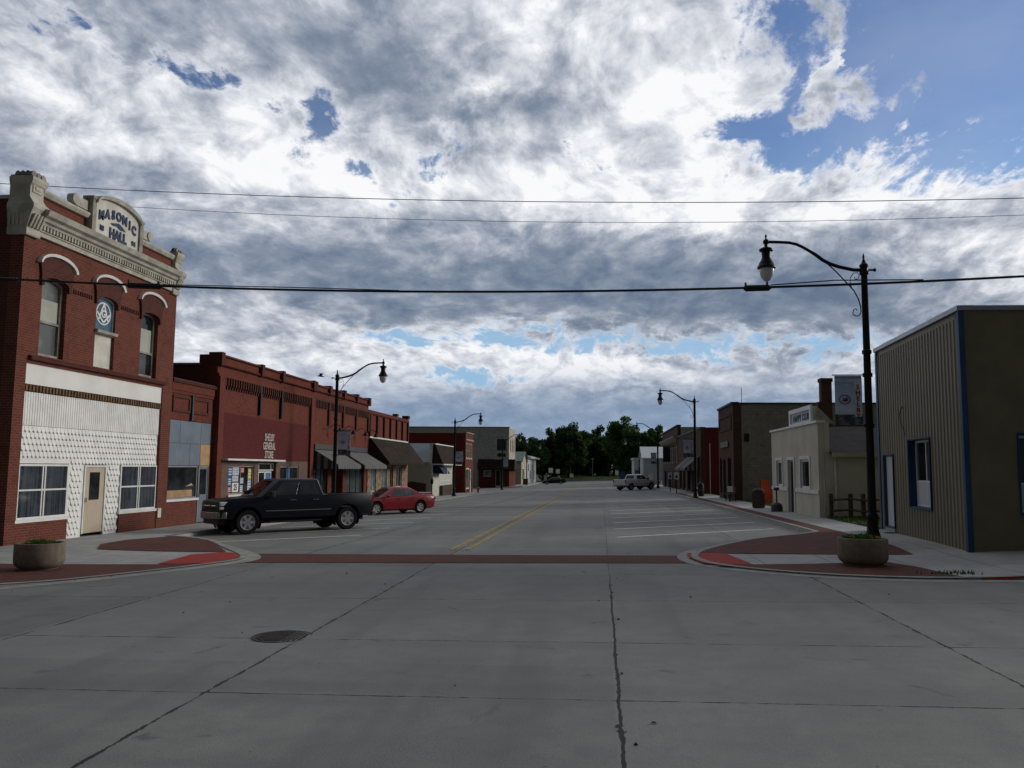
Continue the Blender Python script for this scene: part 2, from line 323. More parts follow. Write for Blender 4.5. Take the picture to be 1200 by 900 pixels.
def glassy(name,col,rough=.06,curtain=0.,ccol=(.3,.3,.3),cs=5.):
    N,b=newmat(name); P=pos(N); px,py,pz=N.sep(P)
    n=N.noise(P,1.4,4,.6)
    k=N.mix(N.sstep(n,.4,.65),tuple(col)+(1,),tuple(x*2.2+.004 for x in col)+(1,))
    if curtain:
        w=N.noise(N.comb(N.m('MULTIPLY',px,cs*3),N.m('MULTIPLY',py,cs*3),N.m('MULTIPLY',pz,.3)),1.,3,.5)
        k=N.mix(N.sstep(w,.42,.62,0.,curtain),k,tuple(ccol)+(1,))
    N.put(b.inputs['Base Color'],k); b.inputs['Roughness'].default_value=rough; b.inputs['Specular IOR Level'].default_value=.65
    bn=N.new('ShaderNodeBump'); bn.inputs['Strength'].default_value=.06; bn.inputs['Distance'].default_value=.02
    N.put(bn.inputs['Height'],N.noise(P,1.1,2,.5)); N.l.new(bn.outputs[0],b.inputs['Normal'])
# bricks
brick('brick_red',(.155,.045,.030),(.115,.034,.024),(.21,.135,.105),patch=.3,stain=.5)
brick('brick_dark',(.10,.032,.024),(.07,.024,.02),(.12,.08,.065))
brick('brick_orange',(.165,.042,.026),(.12,.031,.022),(.14,.07,.055),stain=.45,patch=.12)
brick('brick_taupe',(.16,.105,.085),(.12,.08,.065),(.15,.12,.10),bw=.4,bh=.2,stain=.2)
brick('brick_deep',(.13,.036,.027),(.10,.028,.022),(.11,.05,.04),stain=.4)
brick('brick_brown',(.10,.052,.036),(.075,.04,.03),(.09,.065,.05))
brick('block_grey',(.30,.265,.22),(.24,.21,.18),(.13,.12,.105),bw=.42,bh=.21,stain=.6,patch=.4,bump=.8)
brick('block_pale',(.46,.43,.36),(.40,.37,.31),(.27,.25,.22),bw=.5,bh=.25,stain=.5,patch=.3)
brick('paver_red',(.150,.050,.038),(.085,.034,.028),(.15,.115,.095),bw=.2,bh=.1,stain=.45,bump=.4,mort_w=.016,flat=True)
brick('painted_maroon',(.118,.025,.026),(.104,.021,.021),(.085,.020,.020),stain=.35,patch=.10,bump=.8)
brick('painted_red',(.17,.028,.02),(.14,.023,.018),(.11,.024,.02),stain=.5,patch=.2,bump=.8)
basic('white_paint',(.76,.75,.71),.6,.06,1.2,streak=.10,bump=.15)
basic('white_tin',(.78,.77,.74),.5,.09,2.2,streak=.22)
basic('white_trim',(.72,.72,.69),.5,.08,2.)
basic('cream_stone',(.44,.42,.36),.8,.22,2.2,streak=.4,bump=.5,bscale=18)
basic('cream_panel',(.62,.60,.53),.75,.14,2.,streak=.25,bump=.2)
basic('weathered_stone',(.30,.28,.24),.85,.3,2.5,streak=.5,bump=.6,bscale=18)
basic('bead_brown',(.16,.10,.055),.8,.3,4.,bump=.4)
basic('blue_letter',(.012,.032,.085),.6,.3,8.)
basic('grey_panel',(.15,.18,.225),.55,.16,.9,streak=.25)
basic('plywood',(.42,.27,.15),.8,.2,2.5,bump=.2)
basic('beige_door',(.48,.40,.30),.6,.06,2.)
basic('black_metal',(.008,.008,.009),.45,.2,6.,spec=.22)
basic('black_part',(.012,.012,.013),.6,.3,6.)
basic('dark_metal',(.05,.055,.06),.5,.2,3.)
basic('galv',(.33,.35,.37),.4,.12,2.,metal=.6)
basic('shingle_brown',(.034,.024,.017),.95,.35,2.,bump=.9,bscale=22)
basic('shingle_grey',(.026,.023,.025),.95,.3,1.6,bump=.8,bscale=22)
basic('awning_light',(.20,.196,.185),.85,.12,1.5,streak=.1)
basic('awning_dark',(.045,.045,.045),.85,.2,2.)
basic('cream_wall',(.54,.51,.42),.85,.1,.8,streak=.12,bump=.3,bscale=10)
basic('cream_wall_dim',(.42,.38,.30),.85,.12,.8,streak=.2)
basic('stucco_olive',(.19,.162,.10),.9,.10,1.2,streak=.08,bump=.9,bscale=30)
basic('metal_olive',(.185,.158,.105),.5,.08,.9,streak=.22,spec=.4)
basic('blue_trim',(.018,.055,.125),.5,.15,2.)
basic('blue_dark',(.008,.018,.06),.7,.15,2.)
basic('roof_green',(.16,.22,.20),.7,.15,.8)
basic('roof_metal',(.13,.145,.16),.5,.12,.5)
basic('roof_white',(.6,.64,.68),.5,.08,.5)
basic('white_siding',(.50,.52,.54),.7,.1,.6,streak=.15)
basic('tar_roof',(.05,.05,.05),.9,.3,.6)
basic('concrete_planter',(.20,.165,.125),.9,.16,7.,bump=1.,bscale=60,streak=.35)
basic('soil',(.035,.024,.016),1.,.4,12.,bump=1.)
basic('kerb_grey',(.34,.33,.305),.85,.16,3.,bump=.3)
basic('kerb_red',(.34,.045,.035),.8,.25,4.)
basic('tactile',(.36,.05,.038),.8,.15,6.)
basic('line_white',(.74,.74,.71),.8,.2,5.)
basic('line_yellow',(.42,.30,.085),.8,.35,5.)
basic('wood_dark',(.085,.06,.042),.9,.3,5.,bump=.6)
basic('orange_plastic',(.55,.09,.025),.6,.15,2.)
basic('bin_brown',(.10,.075,.055),.8,.25,5.)
basic('rubber',(.014,.014,.014),.85,.2,8.)
basic('chrome',(.62,.62,.62),.18,.05,3.,metal=1.)
basic('alloy',(.50,.50,.51),.32,.08,6.,metal=.85,fine='obj')
basic('tail_red',(.35,.01,.01),.2,.1,6.,coat=.6)
basic('lamp_clear',(.55,.56,.56),.12,.1,10.,coat=.5)
basic('plastic_grey',(.06,.06,.062),.6,.1,4.)
basic('banner_blue',(.16,.27,.42),.8,.15,3.)
basic('banner_white',(.62,.62,.66),.8,.15,3.)
basic('banner_red',(.22,.02,.05),.8,.15,3.)
basic('sign_white',(.7,.7,.7),.5,.06,5.)
basic('poster_blue',(.05,.16,.40),.5,.4,9.)
basic('poster_red',(.45,.04,.04),.5,.4,9.)
basic('poster_yellow',(.55,.42,.08),.5,.3,9.)
basic('glass_jar',(.62,.62,.58),.08,.05,3.,coat=.5)
basic('letter_pale',(.50,.42,.40),.7,.12,6.)
basic('stone_mix',(.26,.18,.12),.9,.6,5.,bump=1.,bscale=9)
basic('pale_blue_frame',(.30,.44,.45),.5,.1,3.)
basic('rust_pole',(.035,.033,.03),.7,.3,8.)
basic('cloth_blind',(.42,.42,.36),.8,.1,1.5)
basic('bark',(.055,.042,.03),.95,.35,3.,bump=.8)
basic('cast_iron',(.06,.05,.045),.7,.35,18.,metal=.3,bump=.8,bscale=30)
glassy('glass_dark',(.012,.014,.015)); glassy('glass_curtain',(.022,.027,.032),.10,.45,(.10,.12,.145),4.)
glassy('glass_green',(.03,.042,.04),.08); glassy('glass_blue',(.10,.15,.17),.08)
glassy('glass_dusty',(.07,.075,.07),.25)
def veg(name,c1,c2,scale=1.5,trans=.25):
    N,b=newmat(name); P=pos(N); n=N.noise(P,scale,4,.65); n2=N.noise(P,scale*9,2,.5)
    k=N.mix(N.sstep(n,.3,.7),tuple(c1)+(1,),tuple(c2)+(1,)); k=N.mix(N.sstep(n2,.3,.7,0.,.5),k,tuple(x*1.6 for x in c2)+(1,))
    N.put(b.inputs['Base Color'],k); b.inputs['Roughness'].default_value=.7; b.inputs['Specular IOR Level'].default_value=.25
    t=N.new('ShaderNodeBsdfTranslucent'); N.put(t.inputs[0],N.mix(1.,k,(1.3,1.5,.7,1),'MULTIPLY')); mx=N.new('ShaderNodeMixShader'); mx.inputs[0].default_value=trans
    N.l.new(b.outputs[0],mx.inputs[1]); N.l.new(t.outputs[0],mx.inputs[2])
    out=[q for q in N.n if q.type=='OUTPUT_MATERIAL'][0]; N.l.new(mx.outputs[0],out.inputs[0])
veg('leaf_dark',(.026,.048,.018),(.045,.080,.028)); veg('leaf_mid',(.034,.066,.020),(.062,.115,.034)); veg('leaf_plant',(.03,.06,.018),(.06,.11,.03),8.)
veg('petal',(.5,.35,.05),(.5,.2,.12),20.,.1); veg('grass_blade',(.03,.06,.015),(.055,.10,.03),2.)
# ground covers
def mat_road():
    N,b=newmat('road_concrete'); P=pos(N); X,Y,Z=N.sep(P)
    wob=N.m('MULTIPLY',N.m('SUBTRACT',N.noise(P,2.2,6,.7),.5),.07)
    wob2=N.m('MULTIPLY',N.m('SUBTRACT',N.noise(P,.5,3,.5),.5),.06)
    Xw=N.m('ADD',X,N.m('ADD',wob,wob2)); Yw=N.m('ADD',Y,N.m('MULTIPLY',N.m('ADD',wob,wob2),.5))
    brk=N.noise(P,3.2,6,.75); brk2=N.noise(P,1.1,3,.6)
    def line(coord,c,w,lo=.40,hi=.62):
        ww=N.m('MULTIPLY',N.sstep(brk,lo,hi,.25,1.5),w)
        return N.m('LESS_THAN',N.m('ABSOLUTE',N.m('SUBTRACT',coord,c)),ww)
    tot=None
    def add(v):
        nonlocal tot
        tot=v if tot is None else N.m('MAXIMUM',tot,v)
    for c in (-11.5,-7.6,-3.78,4.02): add(line(Xw,c,.016))
    add(N.m('MULTIPLY',line(Yw,5.25,.010),1.)); 
    for c in (2.7,7.9,10.45,13.75): add(line(Yw,c,.011))
    # beyond the crosswalk the slabs repeat every 4.6 m
    far=N.m('GREATER_THAN',Y,22.5); ym=N.m('ABSOLUTE',N.m('SUBTRACT',N.m('MODULO',N.m('ADD',Yw,-25.5+460),4.6),2.3))
    add(N.m('MULTIPLY',far,N.m('LESS_THAN',ym,N.m('MULTIPLY',N.sstep(brk,.4,.62,.2,1.),.014))))
    rt=N.m('GREATER_THAN',X,.2); add(N.m('MULTIPLY',rt,line(Yw,17.1,.012)))
    # spalled joint in front of the camera
    sp=N.sstep(brk2,.50,.66,0.,1.); sw=N.m('MULTIPLY_ADD',N.m('MULTIPLY',sp,N.sstep(brk,.45,.62)),.040,.015)
    near=N.sstep(Y,13.,18.,1.,.3)
    add(N.m('LESS_THAN',N.m('ABSOLUTE',N.m('SUBTRACT',Xw,.165)),N.m('MULTIPLY',sw,near)))
    # scattered tiny pits
    pit=N.m('LESS_THAN',N.noise(P,9.,3,.5),.245)
    base=N.mix(N.sstep(N.noise(P,.35,5,.6),.3,.7),(.200,.196,.180,1),(.280,.274,.252,1))
    base=N.mix(N.sstep(N.noise(P,2.4,6,.65),.35,.72,0.,.45),base,(.15,.148,.142,1))
    # lane wear: darker where tyres run, along the street
    lane=N.noise(N.comb(N.m('MULTIPLY',X,1.1),N.m('MULTIPLY',Y,.06),0.),1.,3,.5)
    base=N.mix(N.sstep(lane,.48,.70,0.,.5),base,(.13,.13,.126,1))
    cross=N.noise(N.comb(N.m('MULTIPLY',X,.08),N.m('MULTIPLY',Y,.8),4.),1.,4,.55)
    base=N.mix(N.sstep(cross,.5,.72,0.,.45),base,(.125,.126,.122,1))
    # slab to slab difference
    cell=N.new('ShaderNodeTexWhiteNoise',noise_dimensions='2D'); N.put(cell.inputs['Vector'],N.comb(N.m('FLOOR',N.m('DIVIDE',N.m('ADD',X,3.78),3.9)),N.m('FLOOR',N.m('DIVIDE',Y,4.6)),0.))
    base=N.mix(N.m('MULTIPLY',cell.outputs[0],.34),base,(.36,.355,.335,1))
    oil=N.noise(P,1.3,5,.5,1.2); base=N.mix(N.sstep(oil,.64,.74,0.,.6),base,(.085,.085,.083,1))
    grit=N.noise(P,60.,3,.7); base=N.mix(N.sstep(grit,.3,.7,0.,.38),base,(.11,.11,.105,1))
    base=N.mix(N.m('MULTIPLY',pit,.6),base,(.07,.068,.062,1))
    base=N.mix(N.m('MULTIPLY',tot,.95),base,(.016,.015,.013,1))
    N.put(b.inputs['Base Color'],base); b.inputs['Roughness'].default_value=.78; b.inputs['Specular IOR Level'].default_value=.25
    bn=N.new('ShaderNodeBump'); bn.inputs['Strength'].default_value=.5; bn.inputs['Distance'].default_value=.01
    N.put(bn.inputs['Height'],N.m('SUBTRACT',grit,N.m('MULTIPLY',tot,3.))); N.l.new(bn.outputs[0],b.inputs['Normal'])
mat_road()
def mat_walk():
    N,b=newmat('walk_concrete'); P=pos(N); X,Y,Z=N.sep(P)
    base=N.mix(N.sstep(N.noise(P,.6,5,.6),.3,.7),(.33,.328,.31,1),(.44,.435,.415,1))
    base=N.mix(N.sstep(N.noise(P,4.,5,.65),.4,.75,0.,.4),base,(.22,.215,.20,1))
    a=N.m('ABSOLUTE',N.m('SUBTRACT',N.m('MODULO',N.m('ADD',X,150.2),1.5),.75)); c=N.m('ABSOLUTE',N.m('SUBTRACT',N.m('MODULO',N.m('ADD',Y,150.),1.5),.75))
    ln=N.m('MAXIMUM',N.m('LESS_THAN',a,.010),N.m('LESS_THAN',c,.010))
    base=N.mix(N.m('MULTIPLY',ln,.8),base,(.06,.058,.052,1))
    N.put(b.inputs['Base Color'],base); b.inputs['Roughness'].default_value=.85; b.inputs['Specular IOR Level'].default_value=.3
mat_walk()
def mat_grass():
    N,b=newmat('grass'); P=pos(N)
    base=N.mix(N.sstep(N.noise(P,.3,5,.6),.3,.7),(.06,.095,.03,1),(.10,.135,.045,1))
    base=N.mix(N.sstep(N.noise(P,6.,5,.7),.4,.7,0.,.6),base,(.03,.045,.016,1))
    N.put(b.inputs['Base Color'],base); b.inputs['Roughness'].default_value=.95; b.inputs['Specular IOR Level'].default_value=.1
mat_grass()

# ---------------------------------------------------------------- ground, road, pavements
def hp(X,Y):
    # pavement height above the road: dropped kerbs at both corner crossings
    d=min(math.hypot(X-4.2,Y-18.6)-.9,math.hypot(X+10.2,Y-18.2)-.5) ; t=max(0.,min(1.,(d-2.0)/3.4)); t=t*t*(3-2*t)
    return .022+.108*t
def sheet(name,poly,h,mat,skirt=0.,step=6.,parent=None,kind='structure'):
    bm=bmesh.new(); vs_=[bm.verts.new((x,y,0)) for x,y in poly]; bm.faces.new(vs_)
    y0=min(p[1] for p in poly); y1=max(p[1] for p in poly); x0=min(p[0] for p in poly); x1=max(p[0] for p in poly)
    k=math.ceil(y0/step)*step if h<.12 else math.ceil(y0*2)/2.
    step0=step
    while k<y1:
        if k>y0+.01: bmesh.ops.bisect_plane(bm,geom=bm.verts[:]+bm.edges[:]+bm.faces[:],plane_co=(0,k,0),plane_no=(0,1,0))
        k=(k+.5 if h>.12 and k<26 else math.floor(k/step+1.001)*step)
    for k in ((-34,34) if h<.12 else (-34,34)+tuple(-16+.5*i for i in range(17))+tuple(2+.5*i for i in range(17))):
        if x0<k<x1: bmesh.ops.bisect_plane(bm,geom=bm.verts[:]+bm.edges[:]+bm.faces[:],plane_co=(k,0,0),plane_no=(1,0,0))
    bmesh.ops.recalc_face_normals(bm,faces=bm.faces)
    for f_ in bm.faces:
        if f_.normal.z<0: f_.normal_flip()
    for v in bm.verts: v.co.z=gz(v.co.x,v.co.y)+(h if h<.12 else h-.13+hp(v.co.x,v.co.y))
    if skirt:
        be=[e for e in bm.edges if e.is_boundary]
        g=bmesh.ops.extrude_edge_only(bm,edges=be)['geom']
        for v in g:
            if isinstance(v,bmesh.types.BMVert): v.co.z-=skirt
    me=bpy.data.meshes.new(name); bm.to_mesh(me); bm.free(); me.materials.append(M_[mat])
    o=bpy.data.objects.new(name,me); COL.objects.link(o)
    if parent: o.parent=parent
    if kind: o['kind']=kind
    return o
def ribbon(name,line,w,h,mat,kind='structure',side=1,parent=None,skirt=0.):
    """strip of width w lying to one side of a polyline"""
    L=[Vector((p[0],p[1],0)) for p in line]; out=[]
    for i,p in enumerate(L):
        t=(L[min(i+1,len(L)-1)]-L[max(i-1,0)]).normalized(); n=Vector((-t.y,t.x,0))*side
        out.append(p+n*w)
    mb=MB()
    n=len(L); idx=[]
    for i in range(n):
        for q in (L[i],out[i]):
            mb.v((q.x,q.y,gz(q.x,q.y)+(h if h<.12 else h-.13+hp(q.x,q.y))))
    for i in range(n-1): mb.F.append([2*i,2*i+1,2*i+3,2*i+2])
    if skirt:
        b0=len(mb.V)
        for i in range(n): q=L[i]; mb.v((q.x,q.y,gz(q.x,q.y)+(h if h<.12 else h-.13+hp(q.x,q.y))-skirt))
        for i in range(n-1): mb.F.append([2*i,2*i+2,b0+i+1,b0+i])
    o=mb.build(name,mat,parent)
    if kind: o['kind']=kind
    return o
def dens(line,step=5.):
    out=[line[0]]
    for a,b in zip(line,line[1:]):
        d=math.hypot(b[0]-a[0],b[1]-a[1]); k=max(1,int(d/step))
        for i in range(1,k+1): out.append((a[0]+(b[0]-a[0])*i/k,a[1]+(b[1]-a[1])*i/k))
    return out
def smooth_line(pts,it=2):
    for _ in range(it):
        q=[pts[0]]
        for a,b in zip(pts,pts[1:]):
            q.append((a[0]*.75+b[0]*.25,a[1]*.75+b[1]*.25)); q.append((a[0]*.25+b[0]*.75,a[1]*.25+b[1]*.75))
        q.append(pts[-1]); pts=q
    return pts
# one terrain sheet to the horizon
mb=MB()
xs=[-2500,-600,-200,-80,-34,-20,-8,0,8,20,34,80,200,600,2500]; ys=[-1200,-300,-100,-40,0,18]+[20+6*i for i in range(1,31)]+[230,280,350,500,900,2800]
for y in ys:
    for x in xs: mb.v((x,y,gz(x,y)-.05))
nx=len(xs)
for j in range(len(ys)-1):
    for i in range(nx-1): mb.F.append([j*nx+i,j*nx+i+1,(j+1)*nx+i+1,(j+1)*nx+i])
mb.build('ground','grass')['kind']='structure'
sheet('road',[(-14.2,-60),(6.9,-60),(6.9,-16),(34,-16),(140,-16),(140,18.6),(34,18.6),(6.9,18.6),(6.9,215),(-14.2,215),(-14.2,17.2),(-34,17.2),(-140,17.2),(-140,-16),(-34,-16),(-14.2,-16)],0.,'road_concrete')
sheet('road',[(-34,109),(-14.2,109),(-14.2,147),(-34,147)],0.,'road_concrete')
sheet('gravel_lot',[(-90,196),(-14.2,196),(-14.2,214),(-90,214)],.004,'walk_concrete')
# pavements
KR=smooth_line([(6.65,27.3),(6.0,26.3),(4.6,24.9),(3.3,23.3),(2.5,22.0),(2.15,20.9),(2.1,19.9),(2.3,18.9),(3.0,17.9),(4.2,17.0),(5.6,16.5),(7.0,16.5),(8.6,16.6),(12,17.0)],2)
KRn=dens([(6.65,150),(6.65,27.3)])+KR[1:]+dens([(12,17.0),(40,18.0)])[1:]
KL=smooth_line([(-13.8,25.9),(-12.9,25.4),(-11.6,24.2),(-10.2,22.3),(-9.3,21.2),(-8.65,20.1),(-8.5,19.4),(-8.8,18.5),(-9.6,16.9),(-10.6,15.3),(-12.0,13.9),(-14.5,13.0),(-18,12.8)],2)
KLn=dens([(-13.8,107),(-13.8,25.9)])+KL[1:]+dens([(-18,12.8),(-60,12.6)])[1:]
h=.13
sheet('pavement',KRn+[(40,40),(9.6,40),(9.6,150)],h,'walk_concrete',skirt=.3)
sheet('pavement',KLn+[(-60,24),(-17.2,24),(-17.2,107)],h,'walk_concrete',skirt=.3)
sheet('pavement',[(-13.8,148),(-13.8,196),(-17.2,196),(-17.2,148)],h,'walk_concrete',skirt=.3)
ribbon('kerb',KRn,.17,h+.020,'kerb_grey',side=1); ribbon('kerb',KLn,.17,h+.020,'kerb_grey',side=-1)
# gutter pan: pale strip in front of the kerb
ribbon('gutter',KR,.32,.006,'kerb_grey',side=-1); ribbon('gutter',KL,.32,.006,'kerb_grey',side=1)
# brick strip beside the kerb, brick corner areas with a concrete walk between
sheet('brick_paving',[(6.84,80),(6.84,28.0),(7.42,27.2),(7.42,80)],h+.014,'paver_red',step=5)
sheet('brick_paving',[(6.84,27.5),(5.9,26.0),(4.4,24.6),(3.2,23.1),(2.45,21.9),(2.25,21.15),(5.0,20.95),(7.3,20.75),(7.42,22),(7.42,27.2),(6.84,28.0)],h+.014,'paver_red')
sheet('brick_paving',[(2.35,18.55),(3.1,17.95),(4.3,17.2),(5.6,16.7),(6.75,16.72),(6.55,18.2),(6.2,19.3),(4.6,18.85)],h+.014,'paver_red')
sheet('tactile_pad',[(2.1,21.1),(2.05,20.0),(2.25,18.85),(2.55,18.6),(3.25,18.65),(3.15,19.8),(3.0,21.05)],h+.018,'tactile')
sheet('brick_paving',[(-13.4,21.3),(-9.75,21.2),(-10.4,22.2),(-11.5,23.8),(-12.7,25.1),(-13.6,25.4),(-14.2,24.0),(-14.0,22.4)],h+.014,'paver_red')
sheet('brick_paving',[(-14.2,18.1),(-12.0,18.3),(-9.15,18.35),(-9.85,17.0),(-10.75,15.5),(-12.1,14.15),(-13.6,13.6),(-14.6,14.2),(-14.9,16.0)],h+.014,'paver_red')
sheet('tactile_pad',[(-9.8,21.1),(-9.35,20.9),(-8.85,20.0),(-8.75,19.4),(-9.0,18.55),(-9.4,18.4),(-10.1,18.4),(-10.35,20.5)],h+.018,'tactile')
ribbon('red_kerb',[(7.0,16.5),(8.6,16.6),(12,17.0),(16,17.2)],.19,h+.010,'kerb_red',side=1,skirt=.12)
sheet('brick_paving',[(9.0,18.5),(9.9,18.4),(11.5,18.6),(11.5,19.6),(10.2,19.5)],h+.014,'paver_red')
mb=MB(); mb.loft([[(-10,215.3,-1.0),(4.5,215.3,-1.0)],[(-10,216,-.75),(4.5,216,-.75)],[(-11,224,.15),(5,224,.15)],[(-12,232,.35),(6,232,.35)]],cap=False,close=False); mb.build('grass_bank','grass')['kind']='structure'
# crosswalk band, painted lines
sheet('crosswalk',[(-8.7,19.0),(-4,19.05),(2.1,19.15),(2.1,20.75),(-4,20.9),(-8.9,21.1)],.006,'paver_red')
def stripe(name,a,b,w,mat):
    a=Vector((*a,0)); b=Vector((*b,0)); t=(b-a).normalized(); n=Vector((-t.y,t.x,0))*w/2
    sheet(name,[(a-n)[:2],(b-n)[:2],(b+n)[:2],(a+n)[:2]],.007,mat)
for k in range(13):
    y=26.75+3.95*k
    stripe('parking_line',(.5,y),(6.1,y+3.9),.18,'line_white')
for k in range(14):
    y=24.35+3.95*k
    stripe('parking_line',(-12.6,y),(-8.1,y+3.5),.16,'line_white')
stripe('centre_line',(-3.98,22.3),(-3.98,180),.11,'line_yellow'); stripe('centre_line',(-3.55,22.3),(-3.55,180),.11,'line_yellow')
# manhole
mh=MB(); mh.lathe((-4.06,10.58,gz(-4.06,10.58)-.03),[(.39,0),(.39,.036),(.355,.036),(.355,.031),(.02,.031)],28)
o=mh.build('manhole_cover','cast_iron',smooth=True); tag(o,'round cast iron manhole cover set in the concrete road','manhole cover')
mh=MB()
for i in range(-6,7):
    for j in range(-6,7):
        if i*i+j*j<36: x=-4.06+i*.055; y=10.58+j*.055; z=gz(-4.06,10.58); mh.box(x-.017,x+.017,y-.017,y+.017,z-.004,z+.010)
p=mh.build('grip_studs','cast_iron'); p.parent=o
# bits of litter and leaves on the road
mb=MB(); rnd=random.Random(5)
for k in range(34):
    x=rnd.uniform(-11,9); y=rnd.uniform(4.5,17.5) 
    if rnd.random()<.35: x=.17+rnd.gauss(0,.12)
    s_=rnd.uniform(.005,.017); a=rnd.uniform(0,3.14); z=gz(x,y)+.004
    ca,sa=math.cos(a)*s_,math.sin(a)*s_
    mb.loft([[(x+ca*1.6,y+sa*1.6,z),(x-sa,y+ca,z+.012),(x-ca*1.6,y-sa*1.6,z),(x+sa,y-ca,z)],[(x+ca,y+sa,z+.01),(x-sa*.8,y+ca*.8,z+.02),(x-ca,y-sa,z+.012),(x+sa*.8,y-ca*.8,z+.014)]])
tag(mb.build('leaf_litter','soil'),'scattered leaves and crumbs on the road',kind='stuff')
# grass patches between the buildings on the right, tufts of grass
sheet('grass_verge',[(8.95,28.3),(40,28.3),(40,35.3),(9.05,35.3)],.16,'grass')
sheet('grass_verge',[(9.25,45.3),(40,45.3),(40,57.4),(9.25,57.4)],.16,'grass')
def tufts(name,areas,n,hh,label,seed=1,mat='grass_blade'):
    mb=MB(); rnd=random.Random(seed)
    for (x0,x1,y0,y1,z0) in areas:
        for k in range(n):
            x=rnd.uniform(x0,x1); y=rnd.uniform(y0,y1); z=gz(x,y)+z0
            for j in range(4):
                a=rnd.uniform(0,6.28); l=hh*rnd.uniform(.5,1.2); w=.012+.01*rnd.random(); dx=math.cos(a)*l*.4; dy=math.sin(a)*l*.4
                mb.face([(x-w*math.sin(a),y+w*math.cos(a),z),(x+w*math.sin(a),y-w*math.cos(a),z),(x+dx*.5,y+dy*.5,z+l*.7),(x+dx,y+dy,z+l)])
    tag(mb.build(name,mat),label,kind='stuff')
tufts('grass_tufts',[(8.95,12.5,28.3,35.2,.15),(9.3,13,46,57,.15)],900,.11,'short rough grass between the buildings')
tufts('kerb_weeds',[(5.9,7.1,16.45,16.75,.1),(6.3,6.9,16.5,16.8,.1),(-14.6,-12.5,13.1,13.4,.1)],18,.07,'low weeds growing along the kerb',3)

# ---------------------------------------------------------------- helpers for facades
XL=-16.5
basic('emblem_blue',(.035,.10,.17),.4,.3,6.)
brick('block_mid',(.46,.45,.42),(.39,.38,.355),(.2,.19,.18),bw=.5,bh=.25,stain=.9,patch=.2)
def boxes(par,tf,name,mat,L):
    for q in L: MB(tf).box(*q).build(name,mat,par)
def window(par,tf,u0,u1,z0,z1,o,fw=.07,fmat='white_trim',gmat='glass_dark',vbars=(),hbars=(),depth=.06,name='window',sill=None,smat=None,bar=.045):
    mb=MB(tf); mb.wall(u0,u1,z0,z1,o-depth,o,[(u0+fw,u1-fw,z0+fw,z1-fw)])
    for u_ in vbars: mb.box(u_-bar/2,u_+bar/2,o-depth*.8,o-.003,z0+fw,z1-fw)
    for z_ in hbars: mb.box(u0+fw,u1-fw,o-depth*.7,o-.006,z_-bar/2,z_+bar/2)
    w=mb.build(name,fmat,par)
    g=MB(tf); g.box(u0+fw*.5,u1-fw*.5,o-depth*.75,o-depth*.62,z0+fw*.5,z1-fw*.5); g.build('pane',gmat,w)
    if sill: s=MB(tf); s.box(u0-.08,u1+.08,o-.02,o+sill,z0-.09,z0-.002); s.build('sill',smat or fmat,w)
    return w
def bodybox(par,tf_side,X0,X1,Y0,Y1,z0,z1,mat,name='side_wall'):
    mb=MB(); mb.box(min(X0,X1),max(X0,X1),Y0,Y1,z0,z1); return mb.build(name,mat,par)
def door(par,tf,u0,u1,z0,z1,o,mat,glass=None,fr=.06,fmat='white_trim',handle=True):
    mb=MB(tf); mb.wall(u0,u1,z0,z1,o-.08,o,[(u0+fr,u1-fr,z0-.1,z1-fr)]); f_=mb.build('door_frame',fmat,par)
    mb=MB(tf); h=[]
    if glass: h=[glass]
    mb.wall(u0+fr+.004,u1-fr-.004,z0+.01,z1-fr-.004,o-.07,o-.03,h); d=mb.build('door',mat,par)
    if glass:
        g=MB(tf); g.box(glass[0]-.01,glass[1]+.01,o-.06,o-.045,glass[2]-.01,glass[3]+.01); g.build('pane','glass_dark',d)
    if handle:
        g=MB(tf); g.box(u0+fr+.05,u0+fr+.09,o-.03,o+.02,(z0+z1)/2-.1,(z0+z1)/2+.05); g.build('handle','chrome',d)
    return d
# ================================================================ lodge hall
T=left(XL); Y0,Y1=21.8,30.5; zb=-.6
B=root('brick_hall',(XL,26,gz(XL,26)),'two storey red brick hall with ornate cream cornice and white patterned ground floor front','building')
wins=[(22.70,23.85,5.3,7.70),(25.40,26.50,5.3,7.68),(28.10,29.25,5.3,7.66)]
mb=MB(T); mb.wall(Y0,Y1,zb,10.0,-.40,0.,[(22.25,29.80,zb-.1,5.02)]+wins)
# brick reveals round the storefront and the arched heads of the windows
for a,b,c,d in wins:
    cu=(a+b)/2; hw=(b-a)/2; pts=[(a,d),(b,d)]; arc=[(cu+hw*math.cos(math.radians(t)),d-.18+.178*math.sin(math.radians(t))) for t in range(0,181,20)]
    for (p0,p1) in zip(arc,arc[1:]): mb.loft([[(p0[0],-.32,p0[1]),(p1[0],-.32,p1[1]),(p1[0],-.32,d+.001),(p0[0],-.32,d+.001)],[(p0[0],-.004,p0[1]),(p1[0],-.004,p1[1]),(p1[0],-.004,d+.001),(p0[0],-.004,d+.001)]])
mb.build('front_wall','brick_red',B)
MB().box(-46,XL-.402,Y0,Y0+.4,zb,9.75).build('side_wall','brick_dark',B)
MB().box(-46,XL-.402,Y1-.4,Y1,zb,9.3).build('side_wall','brick_dark',B)
MB().box(-46,XL-.41,Y0+.41,Y1-.41,8.9,9.0).build('roof','tar_roof',B)
MB().box(-46,-16.95,Y0-.05,Y0+.45,9.76,9.86).build('coping','cream_stone',B)
MB().box(-17.6,-17.2,21.775,21.8,3.15,3.45).build('wall_plate','sign_white',B)
